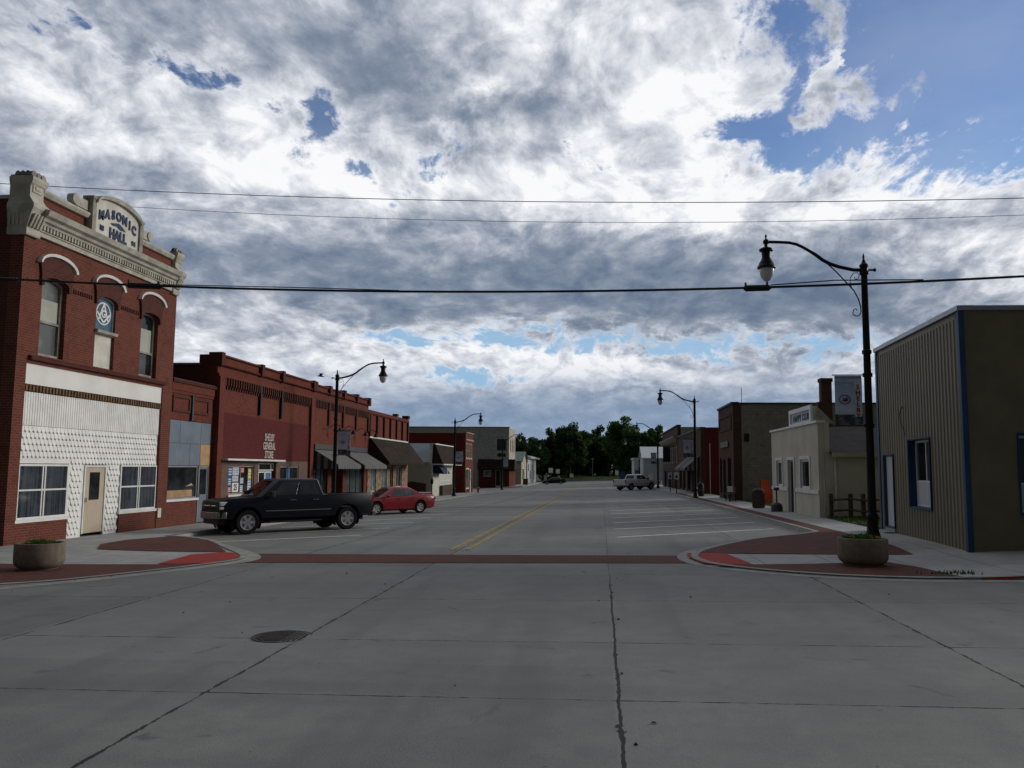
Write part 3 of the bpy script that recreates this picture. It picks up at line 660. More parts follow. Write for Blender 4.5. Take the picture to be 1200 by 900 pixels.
# projecting brick arches + hood mouldings
for a,b,c,d in wins:
    cu=(a+b)/2; hw=(b-a)/2
    low=[(cu+hw*math.cos(R(t)),d-.18+.18*math.sin(R(t))) for t in range(0,181,15)]
    top=[(cu+.78*math.cos(R(t)),8.03+.30*math.sin(R(t))) for t in range(180,-1,-15)]
    mb=MB(T); mb.plate([(cu+hw+.12,d-.30)]+[(cu+hw,d-.30)]+low+[(cu-hw,d-.30),(cu-hw-.12,d-.30),(cu-hw-.14,7.75)]+top+[(cu+hw+.14,7.75)],.003,.075)
    mb.build('window_arch','brick_dark',B)
    mb=MB(T); o1=[(cu+.80*math.cos(R(t)),8.03+.31*math.sin(R(t))) for t in range(0,181,12)]; o2=[(cu+.88*math.cos(R(t)),8.04+.39*math.sin(R(t))) for t in range(0,181,12)]
    mb.loft([[(p[0],.003,p[1]),(p[0],.14,p[1]),(q[0],.16,q[1]),(q[0],.003,q[1])] for p,q in zip(o1,o2)])
    mb.build('hood_moulding','white_trim',B,smooth=True)
def archframe(par,a,b,c,d,o,fm,gm,rail,blind=None):
    cu=(a+b)/2; hw=(b-a)/2; f=.09; ang=list(range(0,181,20))
    out=[(a,c),(b,c)]+[(cu+hw*math.cos(R(t)),d-.18+.176*math.sin(R(t))) for t in ang]
    inn=[(a+f,c+f),(b-f,c+f)]+[(cu+(hw-f)*math.cos(R(t)),d-.22+.15*math.sin(R(t))) for t in ang]
    mb=MB(T); n=len(out)
    rings=[[(out[i][0],o-.10,out[i][1]) ,(out[i][0],o,out[i][1]),(inn[i][0],o,inn[i][1]),(inn[i][0],o-.10,inn[i][1])] for i in list(range(n))+[0]]
    mb.loft(rings,cap=False)
    if rail: mb.box(a+f,b-f,o-.07,o-.01,rail-.035,rail+.035)
    w=mb.build('window',fm,par)
    g=MB(T); g.plate([(p[0],p[1]) for p in inn],o-.08,o-.07); g.build('pane',gm,w)
    if blind:
        g=MB(T); g.box(a+f+.02,b-f-.02,o-.068,o-.062,blind[0],blind[1]); g.build('blind','cloth_blind',w)
    return w
archframe(B,*wins[0],-.14,'weathered_stone','glass_dusty',6.35,(6.4,7.05))
archframe(B,*wins[2],-.14,'weathered_stone','glass_dark',6.2,(6.22,7.08))
a,b,c,d=wins[1]
mb=MB(T); mb.plate([(a,c),(b,c),(b,6.40),(a,6.40)],-.16,-.10); mb.build('infill_panel','cream_panel',B)
MB(T).ext([(-.13,6.40),(.10,6.44),(.13,6.52),(.02,6.56),(-.13,6.56)],a-.02,b+.02).build('ledge','cream_stone',B)
cu=(a+b)/2; hw=(b-a)/2-.002
arc=[(cu+hw*math.cos(R(t)),d-.18+.176*math.sin(R(t))) for t in range(0,181,15)]
em=MB(T); em.plate([(a+.002,6.565),(b-.002,6.565)]+arc,-.15,-.11); EM=em.build('emblem_panel','emblem_blue',B)
mb=MB(T); o0=-.108
def bar(mb,p,q,w,o1,o2):
    dx,dz=q[0]-p[0],q[1]-p[1]; L=math.hypot(dx,dz); nx_,nz_=-dz/L*w/2,dx/L*w/2
    mb.plate([(p[0]-nx_,p[1]-nz_),(q[0]-nx_,q[1]-nz_),(q[0]+nx_,q[1]+nz_),(p[0]+nx_,p[1]+nz_)],o1,o2)
ec=7.14
bar(mb,(cu,ec+.33),(cu-.26,ec-.22),.07,o0,-.09); bar(mb,(cu,ec+.33),(cu+.26,ec-.22),.07,o0,-.088)
bar(mb,(cu-.36,ec+.02),(cu,ec-.30),.07,o0,-.086); bar(mb,(cu+.36,ec+.02),(cu,ec-.30),.07,o0,-.084)
letters(mb,'G',lambda x,y,z_:(cu+x,-.10+z_,ec-.12+y),.34,.012)
ring=[]; 
for t in range(0,361,15): ring.append((cu+.42*math.cos(R(t)),ec+.0+.42*math.sin(R(t))*.92))
mb.loft([[(x,-.108,z),(x,-.095,z),(cu+(x-cu)*.88,-.095,ec+(z-ec)*.88),(cu+(x-cu)*.88,-.108,ec+(z-ec)*.88)] for x,z in ring],cap=False)
mb.build('compass_and_square','white_trim',EM)
fr=MB(T); oa=[(a,6.56),(a,d-.18)]+[(cu+hw*math.cos(R(t)),d-.18+.176*math.sin(R(t))) for t in range(180,-1,-15)]+[(b,6.56)]
fr.tube([(p[0]*.999+cu*.001 if 0 else p[0],-.10,p[1]) for p in oa],.035,6); fr.build('panel_frame','white_trim',EM)
# stone sill course
MB(T).ext([(0.002,5.12),(.10,5.12),(.12,5.22),(.002,5.26)],22.3,29.9).build('sill_course','brick_dark',B)
# dentil course beneath the windows' heads
mb=MB(T)
for (p,q) in ((24.15,25.1),(26.8,27.85)):
    u_=p
    while u_<q: mb.box(u_,u_+.06,.002,.03,7.45,7.58); u_+=.115
mb.build('brick_dentils','brick_dark',B)
# cornice
CP=[(.003,8.78),(.09,8.78),(.10,8.90),(.14,8.92),(.14,8.96),(.003,8.96)]
MB(T).ext(CP,22.15,29.95).build('cornice_base','cream_stone',B)
mb=MB(T); mb.box(22.15,29.95,.003,.10,8.962,9.10); mb.build('dentil_band','weathered_stone',B)
mb=MB(T); u_=22.2
while u_<29.9: mb.box(u_,u_+.075,.10,.19,8.965,9.098); u_+=.145
mb.build('dentils','cream_stone',B)
MB(T).ext([(.003,9.102),(.20,9.102),(.22,9.16),(.30,9.20),(.33,9.28),(.44,9.34),(.47,9.42),(.50,9.50),(.003,9.60)],22.15,29.95).build('cornice_crown','cream_stone',B)
for q0,q1 in ((22.31,24.55),(27.55,29.91)): MB(T).ext([(-.45,10.003),(.10,10.003),(.16,10.10),(.16,10.16),(.03,10.24),(-.45,10.24)],q0,q1).build('parapet_coping','cream_stone',B)
# corner piers (bracket, shaft, crown)
def pinnacle(u0,u1,bk=-.5,dz=.17):
    uc=(u0+u1)/2
    mb=MB(T)
    def sec(du,oo,z):
        z=z-(dz*max(0.,min(1.,(z-9.6)/.5))); return [(u0-du*.8,bk,z),(u1+du*.8,bk,z),(u1+du*.8,oo,z),(u0-du*.8,oo,z)]
    mb.loft([sec(0,.10,8.68),sec(.02,.12,8.72),sec(.02,.12,8.86),sec(.0,.10,8.90),sec(.06,.26,9.34),sec(.10,.34,9.46),sec(.10,.34,9.56),sec(.02,.22,9.72),sec(.0,.14,9.9),sec(.0,.14,10.30),sec(.03,.2,10.36),sec(.06,.24,10.46),sec(.06,.24,10.56),sec(0,.16,10.58),sec(0,.16,10.62)])
    p=mb.build('corner_pier','cream_stone',B)
    mb=MB(T)
    for k in range(3):
        q=u0+(k+.5)*(u1-u0)/3; mb.lathe((0,0,0),[(.001,0),(.001,.001)],3) if 0 else None
        mb.loft([[(q+.13*math.cos(R(t)),o_,10.6-dz+.14*math.sin(R(t))) for t in range(0,181,30)] for o_ in (.17,.05)])
    for k in range(3):
        o_=.02+(bk+.13)*k/2.4
        for uu in (u0,u1-.12): mb.loft([[(uu2,o_+.09*math.cos(R(t)),10.6-dz+.14*math.sin(R(t))) for t in range(0,181,30)] for uu2 in (uu,uu+.12)])
    mb.build('crest','weathered_stone',p)
    mb=MB(T)
    for k in range(4):
        q=u0+.08+(u1-u0-.16)*k/3.
        mb.loft([[(q-.035,.115,8.92),(q+.035,.115,8.92),(q+.035,.165,8.92),(q-.035,.165,8.92)],[(q-.035,.26,9.30),(q+.035,.26,9.30),(q+.035,.33,9.30),(q-.035,.33,9.30)]])
    mb.build('fluting','cream_stone',p)
    mb=MB(T)
    for k in range(4):
        o_=bk+.05+k*(.35-bk*.0+(-bk-.25)*.6)/4.
        mb.box(u0-.06,u0-.01,o_,o_+.07,8.95,9.32)
    mb.build('side_fluting','cream_stone',p)
    mb=MB(T); mb.box(uc-.2,uc+.2,.135,.165,9.95,10.22); mb.box(uc-.11,uc+.11,.16,.185,10.03,10.14); mb.build('panel','cream_stone',p)
pinnacle(21.72,22.30); pinnacle(30.02,30.46,-.12,.24)
# name gable
SG=MB(T); 
arc=[(26.05+1.28*math.cos(R(t)),10.58+.34*math.sin(R(t))) for t in range(0,181,9)]
SG.plate([(24.77,9.56),(27.33,9.56)]+arc,-.06,.16); SGo=SG.build('name_gable','cream_panel',B)
mb=MB(T); o1=[(26.05+1.30*math.cos(R(t)),10.58+.34*math.sin(R(t))) for t in range(0,181,9)]; o2=[(26.05+1.34*math.cos(R(t)),10.60+.46*math.sin(R(t))) for t in range(0,181,9)]
mb.loft([[(p[0],-.10,p[1]),(p[0],.27,p[1]),(q[0],.30,q[1]),(q[0],-.10,q[1])] for p,q in zip(o1,o2)]); mb.build('arched_moulding','cream_stone',SGo,smooth=True)
for q in (24.56,27.34):
    mb=MB(T); mb.box(q,q+.20,-.12,.22,9.55,10.66); mb.box(q-.02,q+.22,-.14,.24,10.662,10.76); mb.build('gable_post','weathered_stone',SGo)
for q0,q1 in ((23.85,24.5),(27.6,28.2)):
    mb=MB(T)
    mb.box(q0,q1,-.10,.08,10.245,10.55)
    cx=q0 if q0<25 else q1
    mb.loft([[(cx+.17*math.cos(R(t)),o_,10.42+.17*math.sin(R(t))) for t in range(0,360,30)] for o_ in (-.1,.12)])
    mb.build('gable_scroll','cream_stone',SGo)
mb=MB(T); W='MASONIC'
for i,ch in enumerate(W):
    t=(-1.,-.66,-.33,0.,.36,.67,.95)[i]; uc=26.08+t*.98; zc=10.36-.22*t*t
    letters(mb,ch,lambda x,y,z_,uc=uc,zc=zc,t=t:(uc+x,.18+z_,zc+y-.13*0-.20*t*x),.42,.022,squeeze=.88)
    # slab feet
letters(mb,'HALL',lambda x,y,z_:(26.08+x,.18+z_,9.68+y),.46,.024,squeeze=.92)
letters(mb,'18',lambda x,y,z_:(25.14+x,.18+z_,9.78+y),.24,.010)
letters(mb,'94',lambda x,y,z_:(27.02+x,.18+z_,9.74+y),.24,.010)
mb.plate([(25.62,10.16),(25.80,10.12),(26.0,10.15),(26.2,10.08),(26.50,10.10),(26.32,10.20),(26.08,10.27),(25.85,10.22)],.165,.19)
mb.build('lettering','blue_letter',SGo)
# ---- shopfront infill
zc0=-.35
MB(T).box(22.25,29.80,-.10,-.04,4.42,5.02).build('fascia_board','white_paint',B)
mb=MB(T); mb.box(22.25,29.80,-.12,-.05,4.20,4.418); mb.build('bead_band','brick_dark',B)
mb=MB(T); u_=22.3
while u_<29.75: mb.box(u_,u_+.085,-.05,-.005,4.225,4.39); u_+=.15
mb.build('bead_blocks','bead_brown',B)
mb=MB(T); mb.box(22.25,29.80,-.14,-.075,3.22,4.198)
u_=22.28
while u_<29.75: mb.box(u_,u_+.085,-.075,-.055,3.225,4.195); u_+=.11
mb.build('ribbed_siding','white_tin',B)
ho=[(22.28,24.62,zc0-.4,2.12),(27.38,29.80,zc0-.4,2.10),(25.38,26.62,zc0-.4,2.10)]
mb=MB(T); mb.wall(22.25,29.80,zc0,3.218,-.16,-.09,ho); mb.build('siding_backing','white_tin',B)
mb=MB(T); row=0; z=3.21-.185
while z>-.25:
    u_=22.26+(.09 if row%2 else 0)
    while u_+.17<29.80:
        if not any(q[0]-.17<u_<q[1] and q[2]<z<q[3]-.02 for q in ho):
            # one pressed scale: lower edge stands proud
            mb.loft([[(u_+.01,-.09,z+.175),(u_+.17,-.09,z+.175),(u_+.17,-.086,z+.175),(u_+.01,-.086,z+.175)],
                     [(u_+.01,-.09,z+.06),(u_+.17,-.09,z+.06),(u_+.17,-.056,z+.06),(u_+.01,-.056,z+.06)],
                     [(u_+.075,-.09,z+.0),(u_+.105,-.09,z+.0),(u_+.105,-.045,z+.0),(u_+.075,-.045,z+.0)]])
        u_+=.18
    z-=.185; row+=1
mb.build('scale_siding','white_tin',B)
for (a_,b_) in ((22.26,24.58),(27.40,29.80)):
    MB(T).box(a_,b_,-.2,-.02,zc0,.42).build('bulkhead','brick_red',B)
    window(B,T,a_+.03,b_-.02,.50,2.10,-.05,.06,'white_trim','glass_curtain',vbars=((a_+b_)/2-.06,(a_+b_)/2+.06),hbars=(1.34,),sill=.06,bar=.05)
door(B,T,25.40,26.60,-.12,2.08,-.06,'beige_door',glass=(25.72,26.28,.95,1.85))
MB(T).box(29.82,30.05,.003,.05,.15,.5).build('vent_box','cream_panel',B)
# ================================================================ small vacant shop
B=root('vacant_shop',(XL,32.3,gz(XL,32)),'low narrow brick shop with grey boarded upper window and plywood patch','building')
Y0,Y1=30.56,34.2
mb=MB(T); mb.wall(Y0,Y1,zb,5.35,-.35,-.10,[(30.62,34.12,zb-.1,3.90)]); mb.build('front_wall','brick_orange',B)
MB(T).ext([(-.35,5.352),(.02,5.352),(.05,5.45),(-.02,5.52),(-.35,5.52)],Y0,Y1).build('coping','brick_dark',B)
mb=MB(T); mb.box(Y0+.02,Y1-.02,-.10,-.03,5.05,5.35); mb.box(Y0+.02,Y1-.02,-.10,-.06,4.93,5.05)
mb.build('corbel_course','brick_orange',B)
for p,q in ((30.75,32.15),(32.35,33.75)): MB(T).wall(p,q,4.2,4.86,-.10,-.055,[(p+.1,q-.1,4.3,4.76)]).build('panel_border','brick_dark',B)
MB(T).box(32.2,32.3,-.1,.0,3.9,4.95).build('downpipe_or_shade','dark_metal',B)
MB().box(-40,XL-.36,Y0,Y1,zb,4.6).build('roof_block','tar_roof',B)
for i in range(4):
    for j,(p,q) in enumerate(((2.10,2.98),(2.99,3.88))):
        if i==3 and j==0: continue
        MB(T).box(30.64+i*.87,30.64+i*.87+.86,-.16,-.115-.004*((i+j)%2),p,q).build('grey_board','grey_panel',B)
MB(T).box(33.26,34.10,-.16,-.11,2.10,2.98).build('plywood_patch','plywood',B)
MB(T).box(30.64,33.1,-.3,-.10,zb,.68).build('bulkhead','brick_red',B)
w=window(B,T,30.66,33.1,.78,2.08,-.13,.05,'galv','glass_dark',sill=.08,smat='white_trim')
MB(T).box(30.72,32.75,-.16,-.145,.84,1.12).build('plywood_strip','plywood',w)
mb=MB(T); mb.loft([[(32.2,-.162,1.25),(32.8,-.162,1.3),(32.7,-.162,1.38)],[(32.2,-.15,1.25),(32.8,-.15,1.3),(32.7,-.15,1.38)]]); mb.build('torn_paper','beige_door',w)
door(B,T,33.2,34.12,-.25,2.08,-.12,'grey_panel',glass=(33.36,33.96,.9,1.95),fmat='galv')
# ================================================================ general store and shop in one long block
def pilaster_cap(mb,u_,z0,z1): mb.box(u_-.12,u_+.12,-.42,.17,z0,z1)
B=root('general_store',(XL,40,gz(XL,40)),'tall red brick store with maroon painted front and posters in its window','building')
Y0,Y1=34.25,46.3
mb=MB(T); mb.wall(Y0,Y1,-.8,6.45,-.40,0.,[(35.7,38.45,.82,2.12),(38.95,41.15,-.9,2.25),(41.7,44.35,.82,2.10)]); mb.build('front_wall','brick_orange',B)
MB().box(-17.35,XL-.402,Y0,Y0+.4,-.8,6.92).build('side_wall','brick_dark',B)
MB().box(-40,-17.352,Y0,Y0+.4,-.8,6.48).build('side_wall','brick_dark',B)
MB().box(-40,XL-.41,Y0+.41,Y1,5.8,5.9).build('roof','tar_roof',B)
MB().box(-40,-17.3,Y0-.04,Y0+.44,6.482,6.55).build('coping','weathered_stone',B)
MB(T).ext([(-.40,6.452),(.10,6.452),(.16,6.50),(.06,6.56),(.02,6.60),(.02,6.84),(.12,6.88),(.12,6.95),(-.40,6.98)],Y0,Y1).build('parapet','brick_orange',B)
boxes(B,T,'parapet_pier','brick_dark',[(q-.16,q+.16,-.42,.19,6.44,7.02) for q in (34.4,38.75,41.45,46.15)])
mb=MB(T)
for (p,q) in ((34.85,38.5),(39.0,41.2),(41.7,45.7)):
    u_=p
    while u_<q:
        mb.box(u_,u_+.10,.003,.12,5.62,5.98); mb.box(u_,u_+.10,.003,.07,5.48,5.618); u_+=.26
mb.build('brick_brackets','brick_dark',B)
mb=MB(T); mb.box(34.25,46.3,.002,.09,5.985,6.12)
mb.build('corbel_course','brick_orange',B)
boxes(B,T,'brick_pier','brick_orange',[(34.25,34.75,.002,.15,-.8,5.98),(45.8,46.3,.002,.15,-.8,5.98)])
boxes(B,T,'downpipe_or_shade','black_part',[(q-.09,q+.09,.003,.13,4.55,5.98) for q in (38.75,41.45)])  # black strips put in as the shadow of the wall recesses, not pipes
mb=MB(T); mb.wall(34.76,45.79,2.38,4.42,.003,.035,[]); mb.build('painted_panel','painted_maroon',B)
mb=MB(T); mb.wall(34.76,45.79,-.8,2.37,.003,.03,[(35.7,38.45,.82,2.12),(38.95,41.15,-.9,2.25),(41.7,44.35,.82,2.10)]); mb.build('lower_facing','brick_taupe',B)
mb=MB(T); mb.box(34.75,41.4,.05,.42,2.34,2.42); mb.build('canopy_strip','white_trim',B)
for s_,zz,sz,sx in (('SHELBY',3.36,.50,.72),('GENERAL',2.93,.50,.72),('STORE',2.50,.50,.72)):
    mb=MB(T); letters(mb,s_,lambda x,y,z_,zz=zz:(40.1+x,.055+z_,zz+y),sz,.010,squeeze=sx); mb.build('lettering','letter_pale',B)
w=window(B,T,35.7,38.45,.82,2.12,-.02,.06,'weathered_stone','glass_dark',vbars=(37.05,),sill=.12,smat='white_trim')
rnd=random.Random(3); 
for (p0,p1,q0,q1,mt) in ((35.8,36.22,1.62,2.03,'poster_blue'),(35.8,36.2,1.2,1.58,'poster_blue'),(35.8,36.18,.9,1.16,'poster_red'),(36.28,36.95,1.70,2.03,'sign_white'),(36.28,36.9,1.40,1.66,'sign_white'),(36.28,36.95,.92,1.34,'sign_white'),(37.15,37.5,1.78,2.02,'poster_red'),(37.15,37.45,1.30,1.55,'sign_white'),(37.15,37.4,.9,1.2,'sign_white'),(37.95,38.3,1.45,1.98,'poster_yellow'),(37.95,38.3,.95,1.42,'sign_white')):
    p=MB(T); p.box(p0,p1,-.068,-.055,q0,q1); p=p.build('poster',mt,w)
    if p1-p0>.6 and q0<1:
        l=MB(T); letters(l,'25',lambda x,y,z_:((p0+p1)/2+x,-.05+z_*.2,q0+(q1-q0)*.2+y),(q1-q0)*.9 if q0<1 else .22,.008,squeeze=.9); l.build('print','black_part' if q0<1 else 'poster_blue',p)
    else:
        l=MB(T)
        for k in range(3): zz=q0+(q1-q0)*(.2+.27*k); l.box(p0+.04,p1-.04,-.055,-.051,zz,zz+(q1-q0)*.11)
        l.build('print','sign_white' if mt!='sign_white' else 'poster_blue',p)
window(B,T,38.95,41.15,1.88,2.25,-.10,.05,'white_trim','glass_dark',vbars=(39.3,40.8),name='transom')
door(B,T,39.25,40.05,-.35,1.84,-.10,'glass_dark',fmat='white_trim',handle=False); door(B,T,40.07,40.85,-.35,1.84,-.10,'poster_blue',fmat='white_trim',handle=False)
w=window(B,T,41.7,44.35,.82,2.10,-.02,.06,'weathered_stone','glass_dark',vbars=(43.0,),sill=.1)
MB(T).box(42.8,43.3,-.066,-.055,1.0,2.0).build('poster','poster_blue',w)
# ---- shop with striped awnings
B=root('awning_shop',(XL,52,gz(XL,52)),'red brick shop front with two grey striped awnings and gooseneck lamps','building')
Y0,Y1=46.32,57.9
mb=MB(T); mb.wall(Y0,Y1,-1,6.45,-.40,0.,[(46.9,49.4,.1,2.5),(50.1,52.4,-1.1,2.5),(53.1,57.2,.1,2.5)]); mb.build('front_wall','brick_orange',B)
MB().box(-40,XL-.41,Y0,Y1,5.7,5.9).build('roof','tar_roof',B)
MB(T).ext([(-.40,6.452),(.10,6.452),(.16,6.50),(.06,6.56),(.02,6.60),(.02,6.78),(.12,6.82),(.12,6.88),(-.40,6.9)],Y0,Y1).build('parapet','brick_orange',B)
boxes(B,T,'parapet_pier','brick_dark',[(q-.2,q+.2,-.42,.19,6.44,7.0) for q in (46.45,49.1,51.95,54.8,57.75)])
boxes(B,T,'brick_pilaster','brick_dark',[(q-.12,q+.12,.003,.12,4.6,5.98) for q in (46.45,49.1,51.95,54.8,57.75)])
mb=MB(T); mb.box(Y0,Y1,.002,.09,5.985,6.12)
for i in range(4):
    u_=(46.7,49.35,52.2,55.05)[i]
    while u_<(48.8,51.7,54.55,57.5)[i]: mb.box(u_,u_+.11,.003,.11,5.55,5.98); u_+=.27
mb.build('brick_brackets','brick_dark',B)
MB(T).box(46.7,57.6,.003,.10,3.12,3.42).build('fascia','dark_metal',B)
for q in (49.3,52.1,54.9,57.5):
    mb=MB(T); mb.tube([(q-1.1,.03,4.35),(q-.1,.03,4.42),(q,.05,4.5),(q+.1,.35,4.72),(q+.15,.62,4.62),(q+.15,.66,4.42)],.022,6); g=mb.build('gooseneck_lamp','black_metal',B)
    mb=MB(T); mb.lathe((q+.15,.66,4.2),[(.19,0),(.10,.16),(.05,.26)],12); mb.build('lamp_shade','black_metal',g)
def awning(par,u0,u1,z1,z0,o1,stripe,side='awning_dark'):
    mb=MB(T); n=int((u1-u0)/stripe); A=MB(T); D=MB(T)
    for i in range(n):
        a_=u0+i*(u1-u0)/n; b_=u0+(i+1)*(u1-u0)/n; q=A if i%2 else D
        q.loft([[(a_,.02,z1),(b_,.02,z1),(b_,.02,z1-.05),(a_,.02,z1-.05)],[(a_,o1,z0),(b_,o1,z0),(b_,o1,z0-.04),(a_,o1,z0-.04)]])
        dz=.20 if i%2 else .17
        q.box(a_,b_,o1,o1+.012,z0-.04-dz,z0-.035)
    w=A.build('awning','awning_light',par); D.build('awning_stripes','awning_mid',w)
    S=MB(T); m=7
    for u_ in (u0,u1):
        for i in range(m):
            o_a=.02+(o1-.02)*i/m; o_b=.02+(o1-.02)*(i+1)/m; za=z1-.05-(z1-z0)*i/m; zb_=z1-.05-(z1-z0)*(i+1)/m
            if i%2==0: S.loft([[(u_-.006,o_a,za),(u_-.006,o_b,zb_),(u_-.006,o_b,z0-.24),(u_-.006,o_a,z0-.24)],[(u_+.006,o_a,za),(u_+.006,o_b,zb_),(u_+.006,o_b,z0-.24),(u_+.006,o_a,z0-.24)]])
    S.build('side_stripes',side,w)
    S=MB(T)
    for u_ in (u0,u1):
        for i in range(m):
            o_a=.02+(o1-.02)*i/m; o_b=.02+(o1-.02)*(i+1)/m; za=z1-.05-(z1-z0)*i/m; zb_=z1-.05-(z1-z0)*(i+1)/m
            if i%2: S.loft([[(u_-.006,o_a,za),(u_-.006,o_b,zb_),(u_-.006,o_b,z0-.24),(u_-.006,o_a,z0-.24)],[(u_+.006,o_a,za),(u_+.006,o_b,zb_),(u_+.006,o_b,z0-.24),(u_+.006,o_a,z0-.24)]])
    S.build('side_panels','awning_light',w)
basic('awning_mid',(.11,.108,.105),.85,.12,1.5)
awning(B,46.7,51.3,3.10,2.22,1.5,.17); awning(B,52.1,57.6,3.10,2.22,1.5,.17)
MB(T).tube([(46.8,.05,2.2),(57.6,.05,2.2)],.03,6).build('awning_rail','black_metal',B)
window(B,T,46.9,49.4,.1,2.5,-.12,.08,'dark_metal','glass_dark',vbars=(47.7,48.6)); window(B,T,53.1,57.2,.1,2.5,-.12,.08,'dark_metal','glass_green',vbars=(54.4,55.8))
window(B,T,50.1,52.4,-.3,2.5,-.5,.08,'dark_metal','glass_dark',vbars=(51.2,),name='shop_door')
# ================================================================ brick block with brown shingle canopy
B=root('shingle_canopy_block',(XL,64,gz(XL,64)),'red brick block with seven dark pilasters above a brown shingle canopy','building')
Y0,Y1=57.92,70.3
ops=[(58.8,60.2,.3,2.3),(61.9,63.3,.3,2.3),(64.3,65.3,-1.2,2.2),(66.3,68.2,.5,2.2)]
mb=MB(T); mb.wall(Y0,Y1,-1.2,5.9,-.4,0,ops); mb.build('front_wall','brick_orange',B)
MB().box(-38,XL-.402,Y1-.4,Y1,-1.2,5.6).build('side_wall','brick_dark',B)
MB().box(-38,XL-.41,Y0,Y1-.41,5.2,5.3).build('roof','tar_roof',B)
MB(T).ext([(-.4,5.902),(.08,5.902),(.14,6.0),(.06,6.1),(.10,6.18),(-.4,6.22)],Y0,Y1).build('parapet','brick_orange',B)
boxes(B,T,'brick_pilaster','brick_dark',[(58.06+i*1.97,58.34+i*1.97,.003,.14,4.3,5.88) for i in range(7)])
boxes(B,T,'parapet_cap','brick_dark',[(66,66.5,-.3,.1,6.225,6.42),(69.7,70.3,-.4,.16,6.225,6.5)])
mb=MB(T); mb.box(Y0+.2,Y1-.2,.003,.10,4.20,4.30); mb.build('flashing','white_trim',B)
mb=MB(T); mb.ext([(.01,2.40),(.01,4.19),(.14,4.19),(1.55,2.45),(1.55,2.30),(1.45,2.30)],58.2,70.2); mb.build('shingle_canopy','shingle_brown',B)
mb=MB(T); mb.wall(Y0+.02,Y1,-1.2,2.39,.003,.05,ops); mb.build('stone_facing','stone_mix',B)
window(B,T,58.8,60.2,.3,2.3,-.03,.1,'pale_blue_frame','glass_blue',vbars=(59.5,)); window(B,T,61.9,63.3,.3,2.3,-.03,.1,'pale_blue_frame','glass_blue',vbars=(62.6,))
door(B,T,64.3,65.3,-.6,2.2,-.06,'black_part',glass=(64.5,65.1,.8,1.9),fmat='cream_panel'); window(B,T,66.3,68.2,.5,2.2,-.03,.08,'cream_panel','glass_dark',vbars=(67.2,))
# ================================================================ small cream shop with mansard
B=root('mansard_shop',(XL,86,gz(XL,86)),'small cream shop with grey metal roof, dark mansard front and navy canopy','building')
Y0,Y1=80.6,91.8
mb=MB(); mb.loft([[(-26,Y0,-1.3),(-26,Y0,2.6),(-26,86,4.45),(-26,Y1,2.6),(-26,Y1,-1.3)],[(XL,Y0,-1.3),(XL,Y0,2.6),(XL,86,4.45),(XL,Y1,2.6),(XL,Y1,-1.3)]]); mb.build('walls','cream_wall_dim',B)
mb=MB(); 
mb.loft([[(x,Y0-.25,2.55),(x,86,4.56),(x,Y1+.25,2.55),(x,Y1+.25,2.62),(x,86,4.64),(x,Y0-.25,2.62)] for x in (-26.3,XL-.3)]); mb.build('metal_roof','roof_metal',B)
mb=MB(T); mb.plate([(Y0-.02,2.45),(Y0+.5,4.45),(91.2,4.45),(91.8,2.45)],-.3,.02); mb.build('false_front','cream_panel',B)
mb=MB(T); mb.loft([[(Y0+.1,.03,2.5),(Y0+.55,.03,4.38),(91.1,.03,4.38),(91.7,.03,2.5)],[(Y0+.1,1.1,2.5),(Y0+.55,.25,4.38),(91.1,.25,4.38),(91.7,1.1,2.5)]]); mb.build('mansard','shingle_brown',B)
boxes(B,T,'trim_board','white_trim',[(Y0+.45,91.2,-.32,.3,4.39,4.50),(Y0+.02,91.8,.0,1.16,2.38,2.49)])
mb=MB(T); mb.box(Y0,91.8,.003,.08,-1.3,2.37); mb.build('shop_wall','cream_panel',B)
window(B,T,84.6,90.6,.3,2.1,.10,.12,'white_trim','glass_dark',vbars=(86.2,87.8,89.2),hbars=(.75,),bar=.16)
mb=MB(T); mb.ext([(.1,1.55),(.1,2.36),(.35,2.36),(.8,2.1),(1.15,1.6),(1.15,1.5)],81.0,84.4); cn=mb.build('canopy','blue_dark',B)
mb=MB(T); letters(mb,'S',lambda x,y,z_:(82.9+x,1.17+z_,1.52+y),.7,.02); mb.build('canopy_mark','sign_white',cn)
mb=MB(T); mb.box(84.5,91.8,.10,.42,-1.3,.28); mb.build('planter_wall','bin_brown',B)
mb=MB(); mb.loft([[(-22,Y0-.05,-1.3),(-17.0,Y0-.05,-1.3),(-17.0,Y0-.05,.55),(-18.5,Y0-.05,.75),(-19.6,Y0-.05,.3),(-22,Y0-.05,.25)],[(-22,Y0-.003,-1.3),(-17.0,Y0-.003,-1.3),(-17.0,Y0-.003,.55),(-18.5,Y0-.003,.75),(-19.6,Y0-.003,.3),(-22,Y0-.003,.25)]]); mb.build('brick_base','brick_brown',B)
# ================================================================ red two storey
B=root('red_two_storey_shop',(XL,104,gz(XL,104)),'red painted two storey brick building with three narrow white upper windows','building')
Y0,Y1=101.2,107.3
ops=[(102.0,102.8,3.3,5.2),(103.7,104.5,3.3,5.2),(105.4,106.2,3.3,5.2),(101.9,104.6,-.5,2.1),(105.1,106.4,-1.2,2.0)]
mb=MB(T); mb.wall(Y0,Y1,-1.6,6.4,-.4,0,ops); mb.build('front_wall','brick_orange',B)
MB().box(-38,XL-.402,Y0,Y0+.4,-1.6,6.38).build('side_wall','painted_red',B)
MB().box(-38,XL-.402,Y1-.4,Y1,-1.6,6.2).build('side_wall','brick_dark',B)
MB().box(-38,XL-.41,Y0+.41,Y1-.41,5.8,5.9).build('roof','tar_roof',B)
MB(T).ext([(-.4,6.402),(.1,6.402),(.14,6.55),(-.4,6.6)],Y0,Y1).build('coping','weathered_stone',B)
